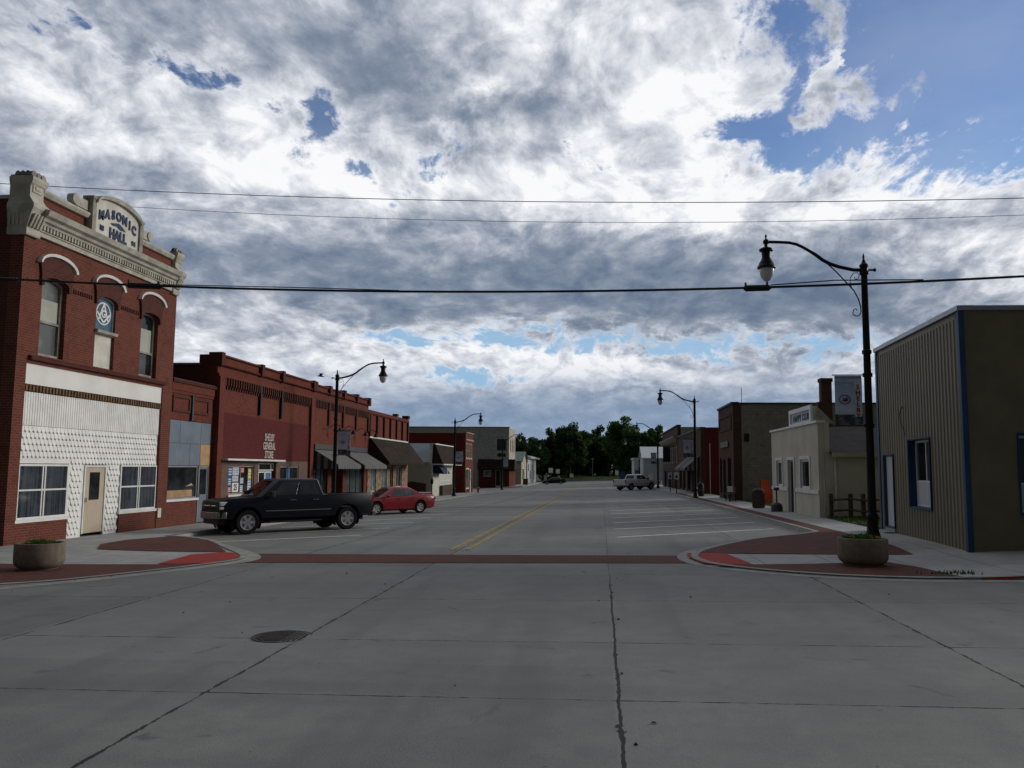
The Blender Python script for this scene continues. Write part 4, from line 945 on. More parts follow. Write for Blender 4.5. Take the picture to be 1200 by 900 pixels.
MB(T).box(Y0,Y1,.003,.1,5.5,5.68).build('string_course','weathered_stone',B)
for o_ in ops[:3]: window(B,T,*o_,-.05,.14,'white_trim','glass_dark',hbars=(4.25,),sill=.1)
window(B,T,*ops[3],-.05,.16,'white_trim','glass_green',vbars=(102.8,103.7)); door(B,T,*ops[4],-.08,'white_trim',glass=(105.4,106.1,.5,1.7))
# ================================================================ grey corner block
B=root('corner_block',(XL,155,gz(XL,155)),'weathered grey two storey corner block with brown wraparound awning over red brick','building')
Y0,Y1=150,161
T2=front(Y0)
mb=MB(T2); mb.wall(-37,XL-.4,-2,9.45,-.4,0,[(-18.7,-17.0,5.3,7.4),(-21.1,-19.7,.6,1.75),(-18.9,-18.0,-2.1,1.8)]); mb.build('side_wall','block_mid',B)
mb=MB(T); mb.wall(Y0,Y1,-2,9.45,-.4,0,[(152,153.5,5,7.6),(155,156.5,5,7.6),(158,159.5,5,7.6)]); mb.build('front_wall','block_pale',B)
MB().box(-37,XL-.41,Y0+.41,Y1,8.6,8.7).build('roof','tar_roof',B)
mb=MB(T2); mb.box(-37,XL+.1,-.42,.1,9.455,9.62); mb.build('coping','weathered_stone',B)
mb=MB(T2); mb.box(-37,-22.2,.003,.06,-2,9.2); mb.build('pale_render','block_pale',B)
mb=MB(T2); mb.wall(-19.2,-16.5,3.7,7.7,.003,.10,[(-18.7,-17.0,5.3,7.4)]); mb.build('pale_corner','cream_stone',B)
window(B,T2,-18.7,-17.0,5.3,7.4,.05,.16,'dark_metal','glass_dark',vbars=(-17.85,),hbars=(6.4,)); MB(T2).box(-18.6,-17.1,.10,.14,4.2,4.8).build('boarded_panel','black_part',B)
for q in (152,155,158): window(B,T,q,q+1.5,5,7.6,-.05,.2,'cream_stone','glass_dark')
mb=MB(T2); mb.wall(-22.0,XL+.08,-2,2.2,.003,.12,[(-21.1,-19.7,.6,1.75),(-18.9,-18.0,-2.1,1.8)]); mb.build('brick_base','brick_deep',B)
mb=MB(T); mb.box(Y0,Y1,.003,.08,-2,2.2); mb.build('brick_front','brick_deep',B)
mb=MB(T2); mb.loft([[(-22.1,.02,3.75),(-22.1,1.1,1.95),(-22.1,1.0,1.85),(-22.1,.02,1.85)],[(-15.4,.02,3.75),(-15.4,1.1,1.95),(-15.4,1.0,1.85),(-15.4,.02,1.85)]]); mb.build('awning','shingle_brown',B)
mb=MB(T); mb.loft([[(Y0+.0,.02,3.75),(Y0+.0,1.1,1.95),(Y0+.0,1.0,1.85),(Y0+.0,.02,1.85)],[(Y1,.02,3.75),(Y1,1.1,1.95),(Y1,1.0,1.85),(Y1,.02,1.85)]]); mb.build('front_awning','shingle_brown',B)
window(B,T2,-21.1,-19.7,.6,1.75,.06,.1,'white_trim','glass_blue'); door(B,T2,-18.9,-18.0,-1,1.8,.06,'black_part')
# ================================================================ green roof shed and white shop
B=root('green_roof_building',(XL,180,gz(XL,180)),'small beige building with pale green gabled roof beside the white shop','building')
mb=MB(); mb.loft([[(-26,173.8,-2),(-26,173.8,3.6),(-26,180,5.5),(-26,186,3.6),(-26,186,-2)],[(XL,173.8,-2),(XL,173.8,3.6),(XL,180,5.5),(XL,186,3.6),(XL,186,-2)]]); mb.build('walls','cream_wall_dim',B)
mb=MB(); mb.loft([[(x,173.4,3.5),(x,180,5.6),(x,186.4,3.5),(x,186.4,3.65),(x,180,5.75),(x,173.4,3.65)] for x in (-26.4,XL+.3)]); mb.build('roof','roof_green',B)
window(B,T,176,179,-.2,2.2,.08,.15,'white_trim','glass_dark',vbars=(177.5,)); door(B,T,181,182.4,-1.2,1.5,.1,'white_trim')
B=root('white_shop',(XL,200,gz(XL,200)),'white shop with projecting flat cornice, last building on the left side','building')
mb=MB(T); mb.wall(187,213,-2,4.4,-.4,0,[(190,192,1.5,3.2),(195,197,-.4,1.6),(200,202,1.5,3.2),(206,208,-.6,1.6)]); mb.build('front_wall','white_siding',B)
MB().box(-30,XL-.402,187,187.4,-2,4.3).build('side_wall','white_siding',B); MB().box(-30,XL-.41,187.41,213,3.9,4.0).build('roof','tar_roof',B)
mb=MB(T); mb.ext([(-.4,4.402),(.9,4.402),(1.1,4.7),(.6,4.85),(-.4,5.1)],186.6,213.4); mb.build('cornice','white_trim',B)
for q in ((190,192,1.5,3.2),(195,197,-.4,1.6),(200,202,1.5,3.2),(206,208,-.6,1.6)): window(B,T,*q,-.05,.14,'dark_metal','glass_dark')

XR=8.9
TR=right(XR)
# ================================================================ metal building at the corner
ang=math.atan2(.03,1.); 
def TM(u_,o,z):   # street face: u runs up the street, slightly turned
    return (8.58+.048*(u_-20.8)-o,u_,z)
def TF(u_,o,z):   # face towards the crossing street
    return (8.58+u_*1.0+0*o, 20.8+.03*u_-o,z)
B=root('metal_building',(10,24,gz(10,24)),'olive ribbed metal building with blue corner trim on the right street corner','building')
zt=6.0; zb=-.2
dr=(26.55,27.5,zb,2.62); wn=(23.25,25.0,1.12,3.02)
mb=MB(TM); mb.wall(20.83,28.1,zb,zt,-.30,-.035,[dr,wn]); mb.build('side_wall','metal_olive',B)
mb=MB(TM); u_=20.98
while u_<27.95:
    segs=[(zb,zt-.16)]
    for q in (dr,wn):
        if q[0]-.05<u_<q[1]+.01:
            segs=[(max(zb,q[3]),zt-.16)]+([(zb,q[2])] if q[2]>zb+.1 else [])
    for (p,q) in segs: mb.loft([[(u_,-.035,p),(u_+.115,-.035,p),(u_+.09,-.012,p),(u_+.025,-.012,p)],[(u_,-.035,q),(u_+.115,-.035,q),(u_+.09,-.012,q),(u_+.025,-.012,q)]])
    u_+=.235
mb.build('metal_ribs','metal_olive',B)
fw=(1.22,2.6,1.15,3.02)
mb=MB(TF); mb.wall(.03,22,zb,zt,-.30,0,[fw]); mb.build('front_wall','stucco_olive',B)
mb=MB(); mb.box(8.95,30,27.85,28.1,zb,zt); mb.build('rear_wall','metal_olive',B)
mb=MB(); mb.loft([[(9.0,21.2,5.6),(9.3,27.8,5.6),(30,27.8,5.6),(30,21.9,5.6)],[(9.0,21.2,5.7),(9.3,27.8,5.7),(30,27.8,5.7),(30,21.9,5.7)]]); mb.build('roof','tar_roof',B)
mb=MB(TM); mb.box(20.76,28.15,-.34,.05,zt-.01,zt+.11); mb.build('roof_trim','galv',B)
mb=MB(TF); mb.box(.06,22,-.34,.05,zt-.008,zt+.105); mb.build('roof_trim','galv',B)
boxes(B,TM,'corner_trim','blue_trim',[(20.795,20.97,-.03,.012,zb,zt-.015),(27.95,28.12,-.034,.012,zb,zt-.015)])
mb=MB(TF); mb.box(-.03,.10,.004,.035,zb,zt-.012); mb.build('corner_trim','blue_trim',B)
# blue lined openings
def reveal(tf,q,name='window_surround',dep=.28):
    mb=MB(tf); e=.03; a,b,c,d=q
    mb.wall(a-e,b+e,c-e,d+e,.003,.03,[(a+.0,b-.0,c+.0,d-.0)])
    for (p0,p1,r0,r1) in ((a,a+.02,c,d),(b-.02,b,c,d),(a+.02,b-.02,c,c+.02),(a+.02,b-.02,d-.02,d)): mb.box(p0,p1,-dep,.003,r0,r1)
    return mb.build(name,'blue_trim',B)
reveal(TM,wn); window(B,TM,wn[0]+.03,wn[1]-.03,wn[2]+.03,wn[3]-.03,-.17,.06,'white_trim','glass_dark',vbars=(24.1,),hbars=(1.85,))
MB(TM).box(wn[0]+.09,24.08,-.2,-.17,wn[2]+.09,1.83).build('lower_panel','white_siding',B); MB(TM).box(24.12,wn[1]-.09,-.2,-.17,wn[2]+.09,1.83).build('lower_panel','white_siding',B)
reveal(TM,(dr[0],dr[1],.42,dr[3]),'door_surround',.10); 
MB(TM).box(dr[0]-.02,dr[1]+.02,-.28,.02,zb,.40).build('door_step','kerb_grey',B)
MB(TM).box(dr[0]+.02,dr[1]-.02,-.11,-.06,.41,dr[3]-.03).build('door','white_siding',B)
mb=MB(TM); mb.box(dr[0]-.1,dr[1]+.15,.0,.35,.15,.30); mb.build('doorstep','kerb_grey',B)
reveal(TF,fw); window(B,TF,fw[0]+.03,fw[1]-.03,fw[2]+.03,fw[3]-.03,-.17,.06,'white_trim','glass_dark',hbars=(1.85,)); MB(TF).box(fw[0]+.09,fw[1]-.09,-.2,-.17,fw[2]+.09,1.83).build('lower_panel','white_siding',B)
mb=MB(TM); mb.tube([(25.15,.03,3.15),(25.25,.05,3.35),(25.45,.07,3.55),(25.5,.07,3.8),(25.3,.05,4.0),(25.2,.03,3.95)],.012,5); mb.build('loose_cable','black_metal',B)
# ================================================================ cream club house
B=root('cream_clubhouse',(XR+2,40,gz(10,40)),'low cream building with small sign on its roof and dark shingle side roof','building')
Y0,Y1=35.5,44.9; ops=[(42.4,43.7,1.35,2.62),(39.85,41.05,-.2,2.62),(36.95,38.6,1.35,2.62)]
mb=MB(TR); mb.wall(Y0,Y1,-.2,4.1,-.25,0,ops); mb.build('front_wall','cream_wall',B)
mb=MB(TR); mb.box(Y0-.06,Y1+.06,-.3,.08,4.102,4.2); mb.build('coping','white_trim',B)
boxes(B,TR,'sill_band','white_trim',[(p,q,.003,.05,1.16,1.32) for p,q in ((Y0,39.8),(41.1,Y1))])
for q in (ops[0],ops[2]): 
    w=window(B,TR,*q,-.04,.10,'white_trim','glass_dark'); mb=MB(TR); mb.wall(q[0]-.14,q[1]+.14,q[2]-.03,q[3]+.14,.003,.04,[q]); mb.build('casing','white_trim',w)
door(B,TR,*ops[1],-.06,'black_part',glass=(40.2,40.75,.5,2.3),fmat='white_trim'); mb=MB(TR); mb.wall(39.7,41.2,.0,2.76,.003,.05,[ops[1]]); mb.build('door_casing','white_trim',B)
TS=front(Y0)
mb=MB(TS); mb.wall(9.16,20,-.2,2.85,-.25,0,[]); mb.build('side_wall','cream_wall',B)
mb=MB(TS); mb.box(9.152,9.35,-.3,.02,2.86,4.1); mb.build('parapet_return','cream_wall',B)
mb=MB(); mb.loft([[(x,Y0-.3,2.86),(x,40.2,4.15),(x,45.1,2.86),(x,45.1,2.76),(x,40.2,4.05),(x,Y0-.3,2.76)] for x in (9.36,20.2)]); mb.build('shingle_roof','shingle_grey',B)
mb=MB(); mb.box(9.3,20,44.7,44.9,-.2,2.8); mb.build('rear_wall','cream_wall',B)
mb=MB(TS); mb.box(9.36,20.2,.30,.38,2.70,2.86); mb.build('eaves_board','cream_wall_dim',B)
mb=MB(TS); mb.tube([(9.55,.1,2.7),(9.55,.06,2.5),(9.55,.06,.3)],.045,8); mb.tube([(9.1,.05,1.7),(9.12,.05,1.0),(9.06,.05,.4)],.03,5); mb.build('downpipe_or_shade','cream_panel',B)
# roof sign
SGN=root('roof_sign',(XR+.3,40.3,4.2),'white framed sign board standing on the cream building roof','sign')
mb=MB(TR); mb.wall(38.2,42.3,4.205,4.98,-.62,-.45,[]); mb.build('sign_board','white_siding',SGN)
mb=MB(TR); mb.wall(38.1,42.4,4.21,5.05,-.46,-.36,[(38.35,42.15,4.36,4.86)]); mb.build('sign_frame','white_trim',SGN)
mb=MB(TR); mb.loft([[(38.1,-1.4,4.21),(38.1,-.63,4.21),(38.1,-.63,5.0)],[(38.2,-1.4,4.21),(38.2,-.63,4.21),(38.2,-.63,5.0)]]); mb.build('brace','weathered_stone',SGN)
mb=MB(TR); letters(mb,'HAPPY CLUB',lambda x,y,z_:(40.25-x,-.445+z_,4.46+y),.40,.012,squeeze=1.35); mb.build('lettering','blue_letter',SGN)
# brick chimney behind
CH=root('brick_chimney',(12.3,47.3,gz(12,47)),'tall square brick chimney rising behind the dark shingle roof','chimney')
mb=MB(); mb.box(12.05,12.60,47,47.55,0,7.0); mb.build('stack','brick_brown',CH); mb=MB(); mb.box(12.0,12.65,46.95,47.6,7.002,7.2); mb.build('cap','brick_brown',CH); MB().box(11.85,12.05,47.1,47.5,3,5.9).build('flue_shoulder','brick_brown',CH)
# ================================================================ grey block building
B=root('grey_block_building',(XR+3,61,gz(10,61)),'two storey grey block building with brick front, tallest on the right','building')
Y0,Y1=57.6,64.6
ops=[(58.6,60.2,.2,3.0),(61.2,62.4,-.4,2.9),(63,64.1,.4,3.0)]
mb=MB(TR); mb.wall(Y0,Y1,-.8,6.6,-.35,0,ops); mb.build('front_wall','brick_brown',B)
MB().box(XR+.352,24,Y0,Y0+.35,-.8,6.58).build('side_wall','block_grey',B); MB().box(XR+.352,24,Y1-.35,Y1,-.8,6.5).build('side_wall','block_grey',B)
MB().box(XR+.36,24,Y0+.36,Y1-.36,6,6.1).build('roof','tar_roof',B)
mb=MB(TR); mb.box(Y0-.06,Y1+.06,-.4,.1,6.602,6.74); mb.build('coping','black_part',B)
MB(front(Y0)).box(XR+.42,24,-.4,.06,6.585,6.70).build('coping','dark_metal',B)
mb=MB(TR); mb.wall(58.2,64.1,4.9,6.0,.003,.05,[(58.4,63.9,5.05,5.85)]); mb.build('brick_panel','brick_dark',B)
mb=MB(TR); mb.box(59.5,63.2,.05,.1,3.75,4.15); mb.build('sign_band','awning_light',B)
mb=MB(front(Y0)); mb.box(XR,XR+.55,.003,.05,-.8,6.55); mb.build('brick_corner','brick_brown',B)
for q in ops: window(B,TR,*q,-.08,.08,'dark_metal','glass_dark')
mb=MB(front(Y0)); mb.box(9.62,9.95,.003,.04,4.05,4.6); mb.build('utility_box','black_part',B)
MB().tube([(9.55,57.9,6.72),(9.55,57.9,7.75)],.02,5).build('roof_aerial','dark_metal',B)
# ================================================================ red building further on, and brick block
B=root('red_side_building',(XR+3,86,gz(10,86)),'brick shop with bright red painted side wall and small striped awning','building')
Y0,Y1=76,98.2
ops=[(78,80.5,.0,2.3),(82,83.2,-.8,2.3),(85,88,.0,2.3),(90,92.5,.0,2.3),(94,96.5,.0,2.3)]
mb=MB(TR); mb.wall(Y0,Y1,-1.2,5.85,-.35,0,ops); mb.build('front_wall','brick_brown',B)
MB().box(XR+.352,24,Y0,Y0+.35,-1.2,5.83).build('side_wall','painted_red',B); MB().box(XR+.36,24,Y0+.36,Y1,5,5.1).build('roof','tar_roof',B)
mb=MB(TR); mb.box(Y0-.05,Y1,-.4,.08,5.855,5.97); mb.build('coping','dark_metal',B)
MB(front(Y0)).box(XR+.4,24,-.4,.05,5.835,5.93).build('coping','dark_metal',B)
for q in ops: window(B,TR,*q,-.1,.1,'dark_metal','glass_dark',vbars=((q[0]+q[1])/2,))
mb=MB(front(Y0)); mb.tube([(9.68,.08,.0),(9.68,.08,4.5)],.035,6); mb.build('white_conduit','sign_white',B)
TT=T; T=TR; awning(B,77,82.5,3.4,2.3,1.3,.4); awning(B,83,88,3.4,2.3,1.3,.4); T=TT
B=root('ornate_brick_block',(XR+3,110,gz(10,110)),'two storey dark brick block with pale cornice and tall upper windows','building')
Y0,Y1=98.4,122
ops=[(100+2.7*i,101.1+2.7*i,2.9,4.9) for i in range(8)]
mb=MB(TR); mb.wall(Y0,Y1,-1.6,7.2,-.35,0,ops+[(100,103,-.6,2),(105,106.3,-1.2,2),(108,112,-.6,2),(114,119,-.6,2)]); mb.build('front_wall','brick_brown',B)
MB().box(XR+.352,24,Y0,Y0+.35,-1.6,6.5).build('side_wall','block_pale',B); MB().box(XR+.36,24,Y0+.36,Y1,6.2,6.3).build('roof','tar_roof',B)
MB().box(XR+.352,12,Y0-.01,Y0+.36,6.502,7.1).build('stepped_wall','block_pale',B)
mb=MB(TR); mb.ext([(.003,5.4),(.3,5.6),(.55,5.9),(.55,6.05),(.003,6.1)],Y0,Y1); mb.build('cornice','weathered_stone',B)
mb=MB(TR); mb.box(Y0,Y1,-.4,.1,7.202,7.36); mb.build('coping','brick_dark',B)
for q in ops: window(B,TR,*q,-.05,.16,'white_trim','glass_dark',hbars=(3.9,))
for q in ((100,103,-.6,2),(108,112,-.6,2),(114,119,-.6,2)): window(B,TR,*q,-.1,.1,'dark_metal','glass_dark',vbars=((q[0]+q[1])/2,))
door(B,TR,105,106.3,-1,2,-.1,'black_part')
# ================================================================ white gabled sheds
B=root('white_gabled_building',(9,142,gz(9,142)),'pale grey gabled metal building with bright white roof behind the pickup','building')
mb=MB(); mb.loft([[(x,140,-1.5),(x,140,4.0),(x,145.5,5.8),(x,151,4.0),(x,151,-1.5)] for x in (7.0,16)]); mb.build('walls','white_siding',B)
mb=MB(); mb.loft([[(x,139.6,3.9),(x,145.5,5.9),(x,151.4,3.9),(x,151.4,4.05),(x,145.5,6.05),(x,139.6,4.05)] for x in (6.7,16.3)]); mb.build('roof','roof_white',B)
door(B,front(140),7.7,8.6,-.9,1.4,.08,'white_trim',fmat='white_trim'); window(B,right(7.0),141.5,143,.4,1.7,.06,.1,'white_trim','glass_dark')
B=root('small_white_building',(6,160,gz(6,160)),'narrow white building with brown doorway left of the gabled metal building','building')
MB().box(6.2,14,158,170,-1.6,4.0).build('walls','white_siding',B); MB().box(6.0,14.2,157.8,170.2,4.002,4.3).build('roof','roof_white',B)
door(B,front(158),7.2,8.4,-1,2.6,.08,'brick_brown',fmat='brick_brown'); window(B,front(158),6.4,7.0,.8,2,.05,.08,'dark_metal','glass_dark')

# ================================================================ street lamps
def make_lamp():
    r_=root('street_lamp',(0,0,0),'x','street lamp','curved arm street lamps along both kerbs')
    mb=MB(); mb.lathe((0,0,0),[(.24,0),(.24,.10),(.20,.14),(.19,.22),(.15,.34),(.135,.62),(.15,.66),(.15,.72),(.115,.80)],12); mb.build('base','black_metal',r_,smooth=True)
    mb=MB(); mb.lathe((0,0,0),[(.11,.801),(.085,7.15),(.10,7.17),(.125,7.20),(.125,7.24),(.10,7.28),(.10,7.36),(.12,7.40),(.12,7.44),(.06,7.50),(.045,7.56),(.028,7.60),(.034,7.66),(.012,7.76)],12); mb.lathe((0,0,5.0),[(.10,0),(.125,.02),(.125,.10),(.10,.12)],12); mb.build('pole','black_metal',r_,smooth=True)
    zj=7.30
    prof=[(.09,0),(.28,.01),(.65,.10),(.89,.19),(1.08,.30),(1.26,.45),(1.44,.57),(1.6,.67),(1.76,.75),(1.96,.80),(2.22,.82),(2.5,.83)]
    mb=MB(); mb.tube([(a,0,zj+b) for a,b in prof],[.05]*6+[.042]*6,8); mb.tube([(-.12,0,zj),(-.24,0,zj)],.028,6); mb.blob((-.28,0,zj),(.05,.05,.05),8,6,0); a=mb.build('arm','black_metal',r_,smooth=True)
    mb=MB(); pts=[(.95,0,zj+.19),(.74,0,zj-.02),(.45,0,zj-.36),(.28,0,zj-.56),(.17,0,zj-.80),(.12,0,zj-1.0),(.115,0,zj-1.14)]
    mb.tube(pts,.017,6)
    mb.tube([(.115+.11*(1-math.cos(t))*1.0,0,zj-1.14-.12*math.sin(t)) for t in [i*.35 for i in range(9)]]+[(.30,0,zj-1.08),(.24,0,zj-1.05),(.22,0,zj-1.11)],.013,6)
    mb.tube([(.33,0,zj-.52),(.37,0,zj-.34),(.36,0,zj-.2),(.28,0,zj-.08),(.17,0,zj-.07),(.13,0,zj-.15),(.16,0,zj-.24),(.24,0,zj-.25),(.25,0,zj-.19)],.012,6)
    mb.build('scroll_bracket','black_metal',r_)
    ze=zj+.83; X=2.57
    mb=MB(); mb.blob((X,0,ze),(.085,.085,.085),10,8,0); mb.lathe((X,0,ze),[(.03,.07),(.018,.12),(.035,.16),(.008,.22)],8)
    mb.lathe((X,0,ze),[(.045,-.06),(.05,-.14),(.10,-.155),(.19,-.20),(.19,-.25),(.13,-.28),(.12,-.44),(.15,-.52),(.20,-.60),(.215,-.66),(.25,-.69),(.25,-.735),(.20,-.74)],16)
    h=mb.build('lamp_housing','black_metal',r_,smooth=True)
    mb=MB(); mb.lathe((X,0,ze),[(.195,-.742),(.20,-.80),(.185,-.90),(.145,-1.01),(.085,-1.08),(.02,-1.11)],16); mb.build('glass_globe','glass_jar',h,smooth='all')
    return r_
LAMP=make_lamp()
def make_banner():
    # hangs on two rods on the street side of its lamp; local x points to the street
    r_=root('street_banner',(0,0,0),'x','banner','town banners hanging from the lamp posts')
    z1=4.42; z0=3.10; x0=.16; x1=.86
    mb=MB(); mb.tube([(.0,0,z1+.02),(.92,0,z1+.02)],.016,6); mb.build('rod','black_metal',r_); mb=MB(); mb.tube([(.0,0,z0-.02),(.92,0,z0-.02)],.016,6); mb.build('rod','black_metal',r_)
    for q in (z1-.03,z0-.07): MB().lathe((0,0,q),[(.13,0),(.13,.1)],10).build('clamp','black_metal',r_)
    W=[]
    mb=MB(); n=8
    for k in range(n+1):
        z=z0+(z1-z0)*k/n; w=.010*math.sin(k*1.3)
        W.append([(x0,w-.004,z),(x1,w*.5-.004,z),(x1,w*.5+.004,z),(x0,w+.004,z)])
    mb.loft(W); cl=mb.build('cloth','banner_cloth',r_)
    # in the picture the pole stands right of the cloth; x grows away from the pole
    def face(sgn):
        def pl(xc,zc,flip): return lambda x,y,z_:(xc+x*flip,sgn*(.016+z_),zc+y)
        fl=-1. if sgn<0 else 1.
        return pl,fl
    return r_,cl
def mat_banner():
    N,b=newmat('banner_cloth'); P=N.sep(objc(N)); z=P[2]
    n=N.noise(objc(N),5.,4,.6)
    k=N.ramp(N.m('DIVIDE',N.m('SUBTRACT',z,3.10),1.32),[(0.,(.05,.045,.03,1)),(.20,(.03,.03,.028,1)),(.23,(.62,.64,.72,1)),(.6,(.52,.60,.74,1)),(.95,(.24,.40,.60,1)),(1.,(.08,.24,.42,1))])
    k=N.mix(N.sstep(n,.4,.7,0.,.35),k,(.38,.50,.66,1)); N.put(b.inputs['Base Color'],k); b.inputs['Roughness'].default_value=.85
mat_banner()
BANR,CLOTH=make_banner()
# artwork, readable from the camera's side: local y- side when the lamp's arm points left (turned 180), y+ otherwise
def art(cl,sy,flip):
    # sy: side of the cloth; flip: +1 if reading direction follows +x
    d=sy*.016
    def pl(xc,zc): return lambda x,y,z_:(xc+x*flip,d+sy*z_*.2,zc+y)
    xm=.51
    left_=xm-flip*.35; 
    mb=MB(); xa=left_+flip*.50; xb=left_+flip*.68; mb.box(min(xa,xb),max(xa,xb),min(d,d-sy*.004),max(d,d-sy*.004),3.32,4.34); s=mb.build('name_strip','banner_white',cl)
    mb=MB()
    for i,ch in enumerate('SHELBY'): letters(mb,ch,pl(left_+flip*.59,4.06-i*.155),.17,.006)
    mb.build('town_name','banner_red',cl)
    mb=MB(); letters(mb,'WELCOME',pl(left_+flip*.25,4.25),.12,.003,squeeze=.85); letters(mb,'TO',pl(left_+flip*.32,4.11),.11,.003); mb.build('welcome_lettering','sign_white',cl)
    cx=left_+flip*.25; cz=3.78
    mb=MB(); mb.loft([[(cx+.15*math.cos(R(t)),d,cz+.13*math.sin(R(t))),(cx+.13*math.cos(R(t)),d,cz+.11*math.sin(R(t))),(cx+.13*math.cos(R(t)),d+sy*.004,cz+.11*math.sin(R(t))),(cx+.15*math.cos(R(t)),d+sy*.004,cz+.13*math.sin(R(t)))] for t in range(0,361,20)],cap=False)
    mb.build('roundel','blue_letter',cl)
    mb=MB(); f_=flip
    for poly in ([(-.09,-.03),(-.02,-.01),(.05,.0),(.09,.03),(.07,-.05),(0,-.06)],[(-.02,-.02),(-.07,.06),(.0,.02),(.03,-.01)],[(.01,-.02),(.05,.09),(.07,.02),(.05,-.02)]):
        mb.loft([[(cx+f_*a,d,cz+c) for a,c in poly],[(cx+f_*a,d+sy*.005,cz+c) for a,c in poly]])
    mb.build('bird_emblem','banner_red',cl)
# turned-180 lamps (right kerb): camera sees local +y side... arm (+x) points to world -X, local +y points to world -Y
art(CLOTH,1,-1)
BAN_L=copy_tree(BANR)
for c in kids(BAN_L): 
    for g in kids(c): bpy.data.objects.remove(g)
CL2=[c for c in kids(BAN_L) if c.name.startswith('cloth')][0]
art(CL2,-1,1)
LR=[(7.1,23.0),(7.1,64.3),(7.1,106),(7.1,157)]; LL=[(-14.4,44.2),(-14.4,81.6),(-14.4,122),(-14.4,163)]
lab=[('nearest street lamp, tall black pole behind the round planter on the right','blue and white town banner on the lamp pole behind the right planter'),
('black street lamp on the right kerb in front of the red side wall','town banner on the right kerb lamp beside the red side wall'),
('street lamp on the right kerb just past the white pickup','town banner on the right kerb lamp near the white pickup'),
('farthest street lamp on the right, small against the trees','')]
labl=[('black street lamp on the left kerb behind the dark pickup','town banner hanging over the striped awnings behind the dark pickup'),
('street lamp on the left kerb beside the small mansard shop','town banner on the left kerb lamp beside the mansard shop'),
('street lamp on the left kerb in front of the grey corner block','town banner on the left lamp before the grey corner block'),
('farthest street lamp on the left, beside the white shop','')]
first=True; fr_=True; fl_=True
for side,(PTS,LB) in enumerate(((LR,lab),(LL,labl))):
    for (x,y),(l1,l2) in zip(PTS,LB):
        o=LAMP if first else copy_tree(LAMP); first=False
        o.location=(x,y,gz(x,y)+.12); o.rotation_euler=(0,0,math.pi if side==0 else 0); o['label']=l1
        if l2:
            if side==0: b=BANR if fr_ else copy_tree(BANR); fr_=False
            else: b=BAN_L if fl_ else copy_tree(BAN_L); fl_=False
            b.location=(x,y,gz(x,y)+.12); b.rotation_euler=(0,0,math.pi if side==0 else 0); b['label']=l2
# ================================================================ overhead cables
def cable(name,Y,pts,r_,label,x0=-48,x1=40,mat='black_part'):
    # parabola through three points
    (a,za),(b,zb_),(c,zc_)=pts
    def z(x): return za*(x-b)*(x-c)/((a-b)*(a-c))+zb_*(x-a)*(x-c)/((b-a)*(b-c))+zc_*(x-a)*(x-b)/((c-a)*(c-b))
    mb=MB(); mb.tube([(x0+(x1-x0)*i/60,Y,z(x0+(x1-x0)*i/60)) for i in range(61)],r_,6)
    return tag(mb.build(name,mat,smooth=True),label,'cable'),z
cb,zf=cable('overhead_cable',16,((-12.6,5.99),(-.06,5.55),(7.78,5.72)),.024,'thick black cable with splice sleeves, lowest of the three over the street',x0=-30,x1=24)
for (xa,xb) in ((-14.6,-12.2),(-9.75,-9.0),(2.72,3.22)):
    mb=MB(); mb.tube([(xa,16,zf(xa)),(xa+.04,16,zf(xa+.04)-.01),(xb-.04,16,zf(xb-.04)-.01),(xb,16,zf(xb))],[.035,.062,.062,.035] if xb-xa<1 else .04,8)
    if xb-xa<1: mb.box(xa+.02,xa+.05,15.97,16.03,zf(xa)+.04,zf(xa)+.10); mb.box(xb-.08,xb-.05,15.97,16.03,zf(xb)+.04,zf(xb)+.10)
    mb.build('splice_sleeve','black_part',cb)
mb=MB(); mb.tube([(-9.0,16,zf(-9.)+.03),(-6,16,zf(-6)+.05),(-4,16,zf(-4)+.02)],.010,5); mb.build('lashing_wire','black_part',cb); mb=MB(); mb.tube([(3.22,16,zf(3.2)+.04),(4.4,16,zf(4.4)+.09),(6.,16,zf(6)+.03)],.012,5); mb.build('lashing_wire','black_part',cb)
cable('overhead_wire',30,((-22.08,13.12),(-3.28,12.01),(14.72,11.67)),.014,'thin wire crossing the sky, uppermost of the three over the street')
cable('overhead_wire',30.4,((-19.51,12.39),(-3.27,11.36),(14.7,11.18)),.009,'thinnest wire, just below the uppermost wire over the street')
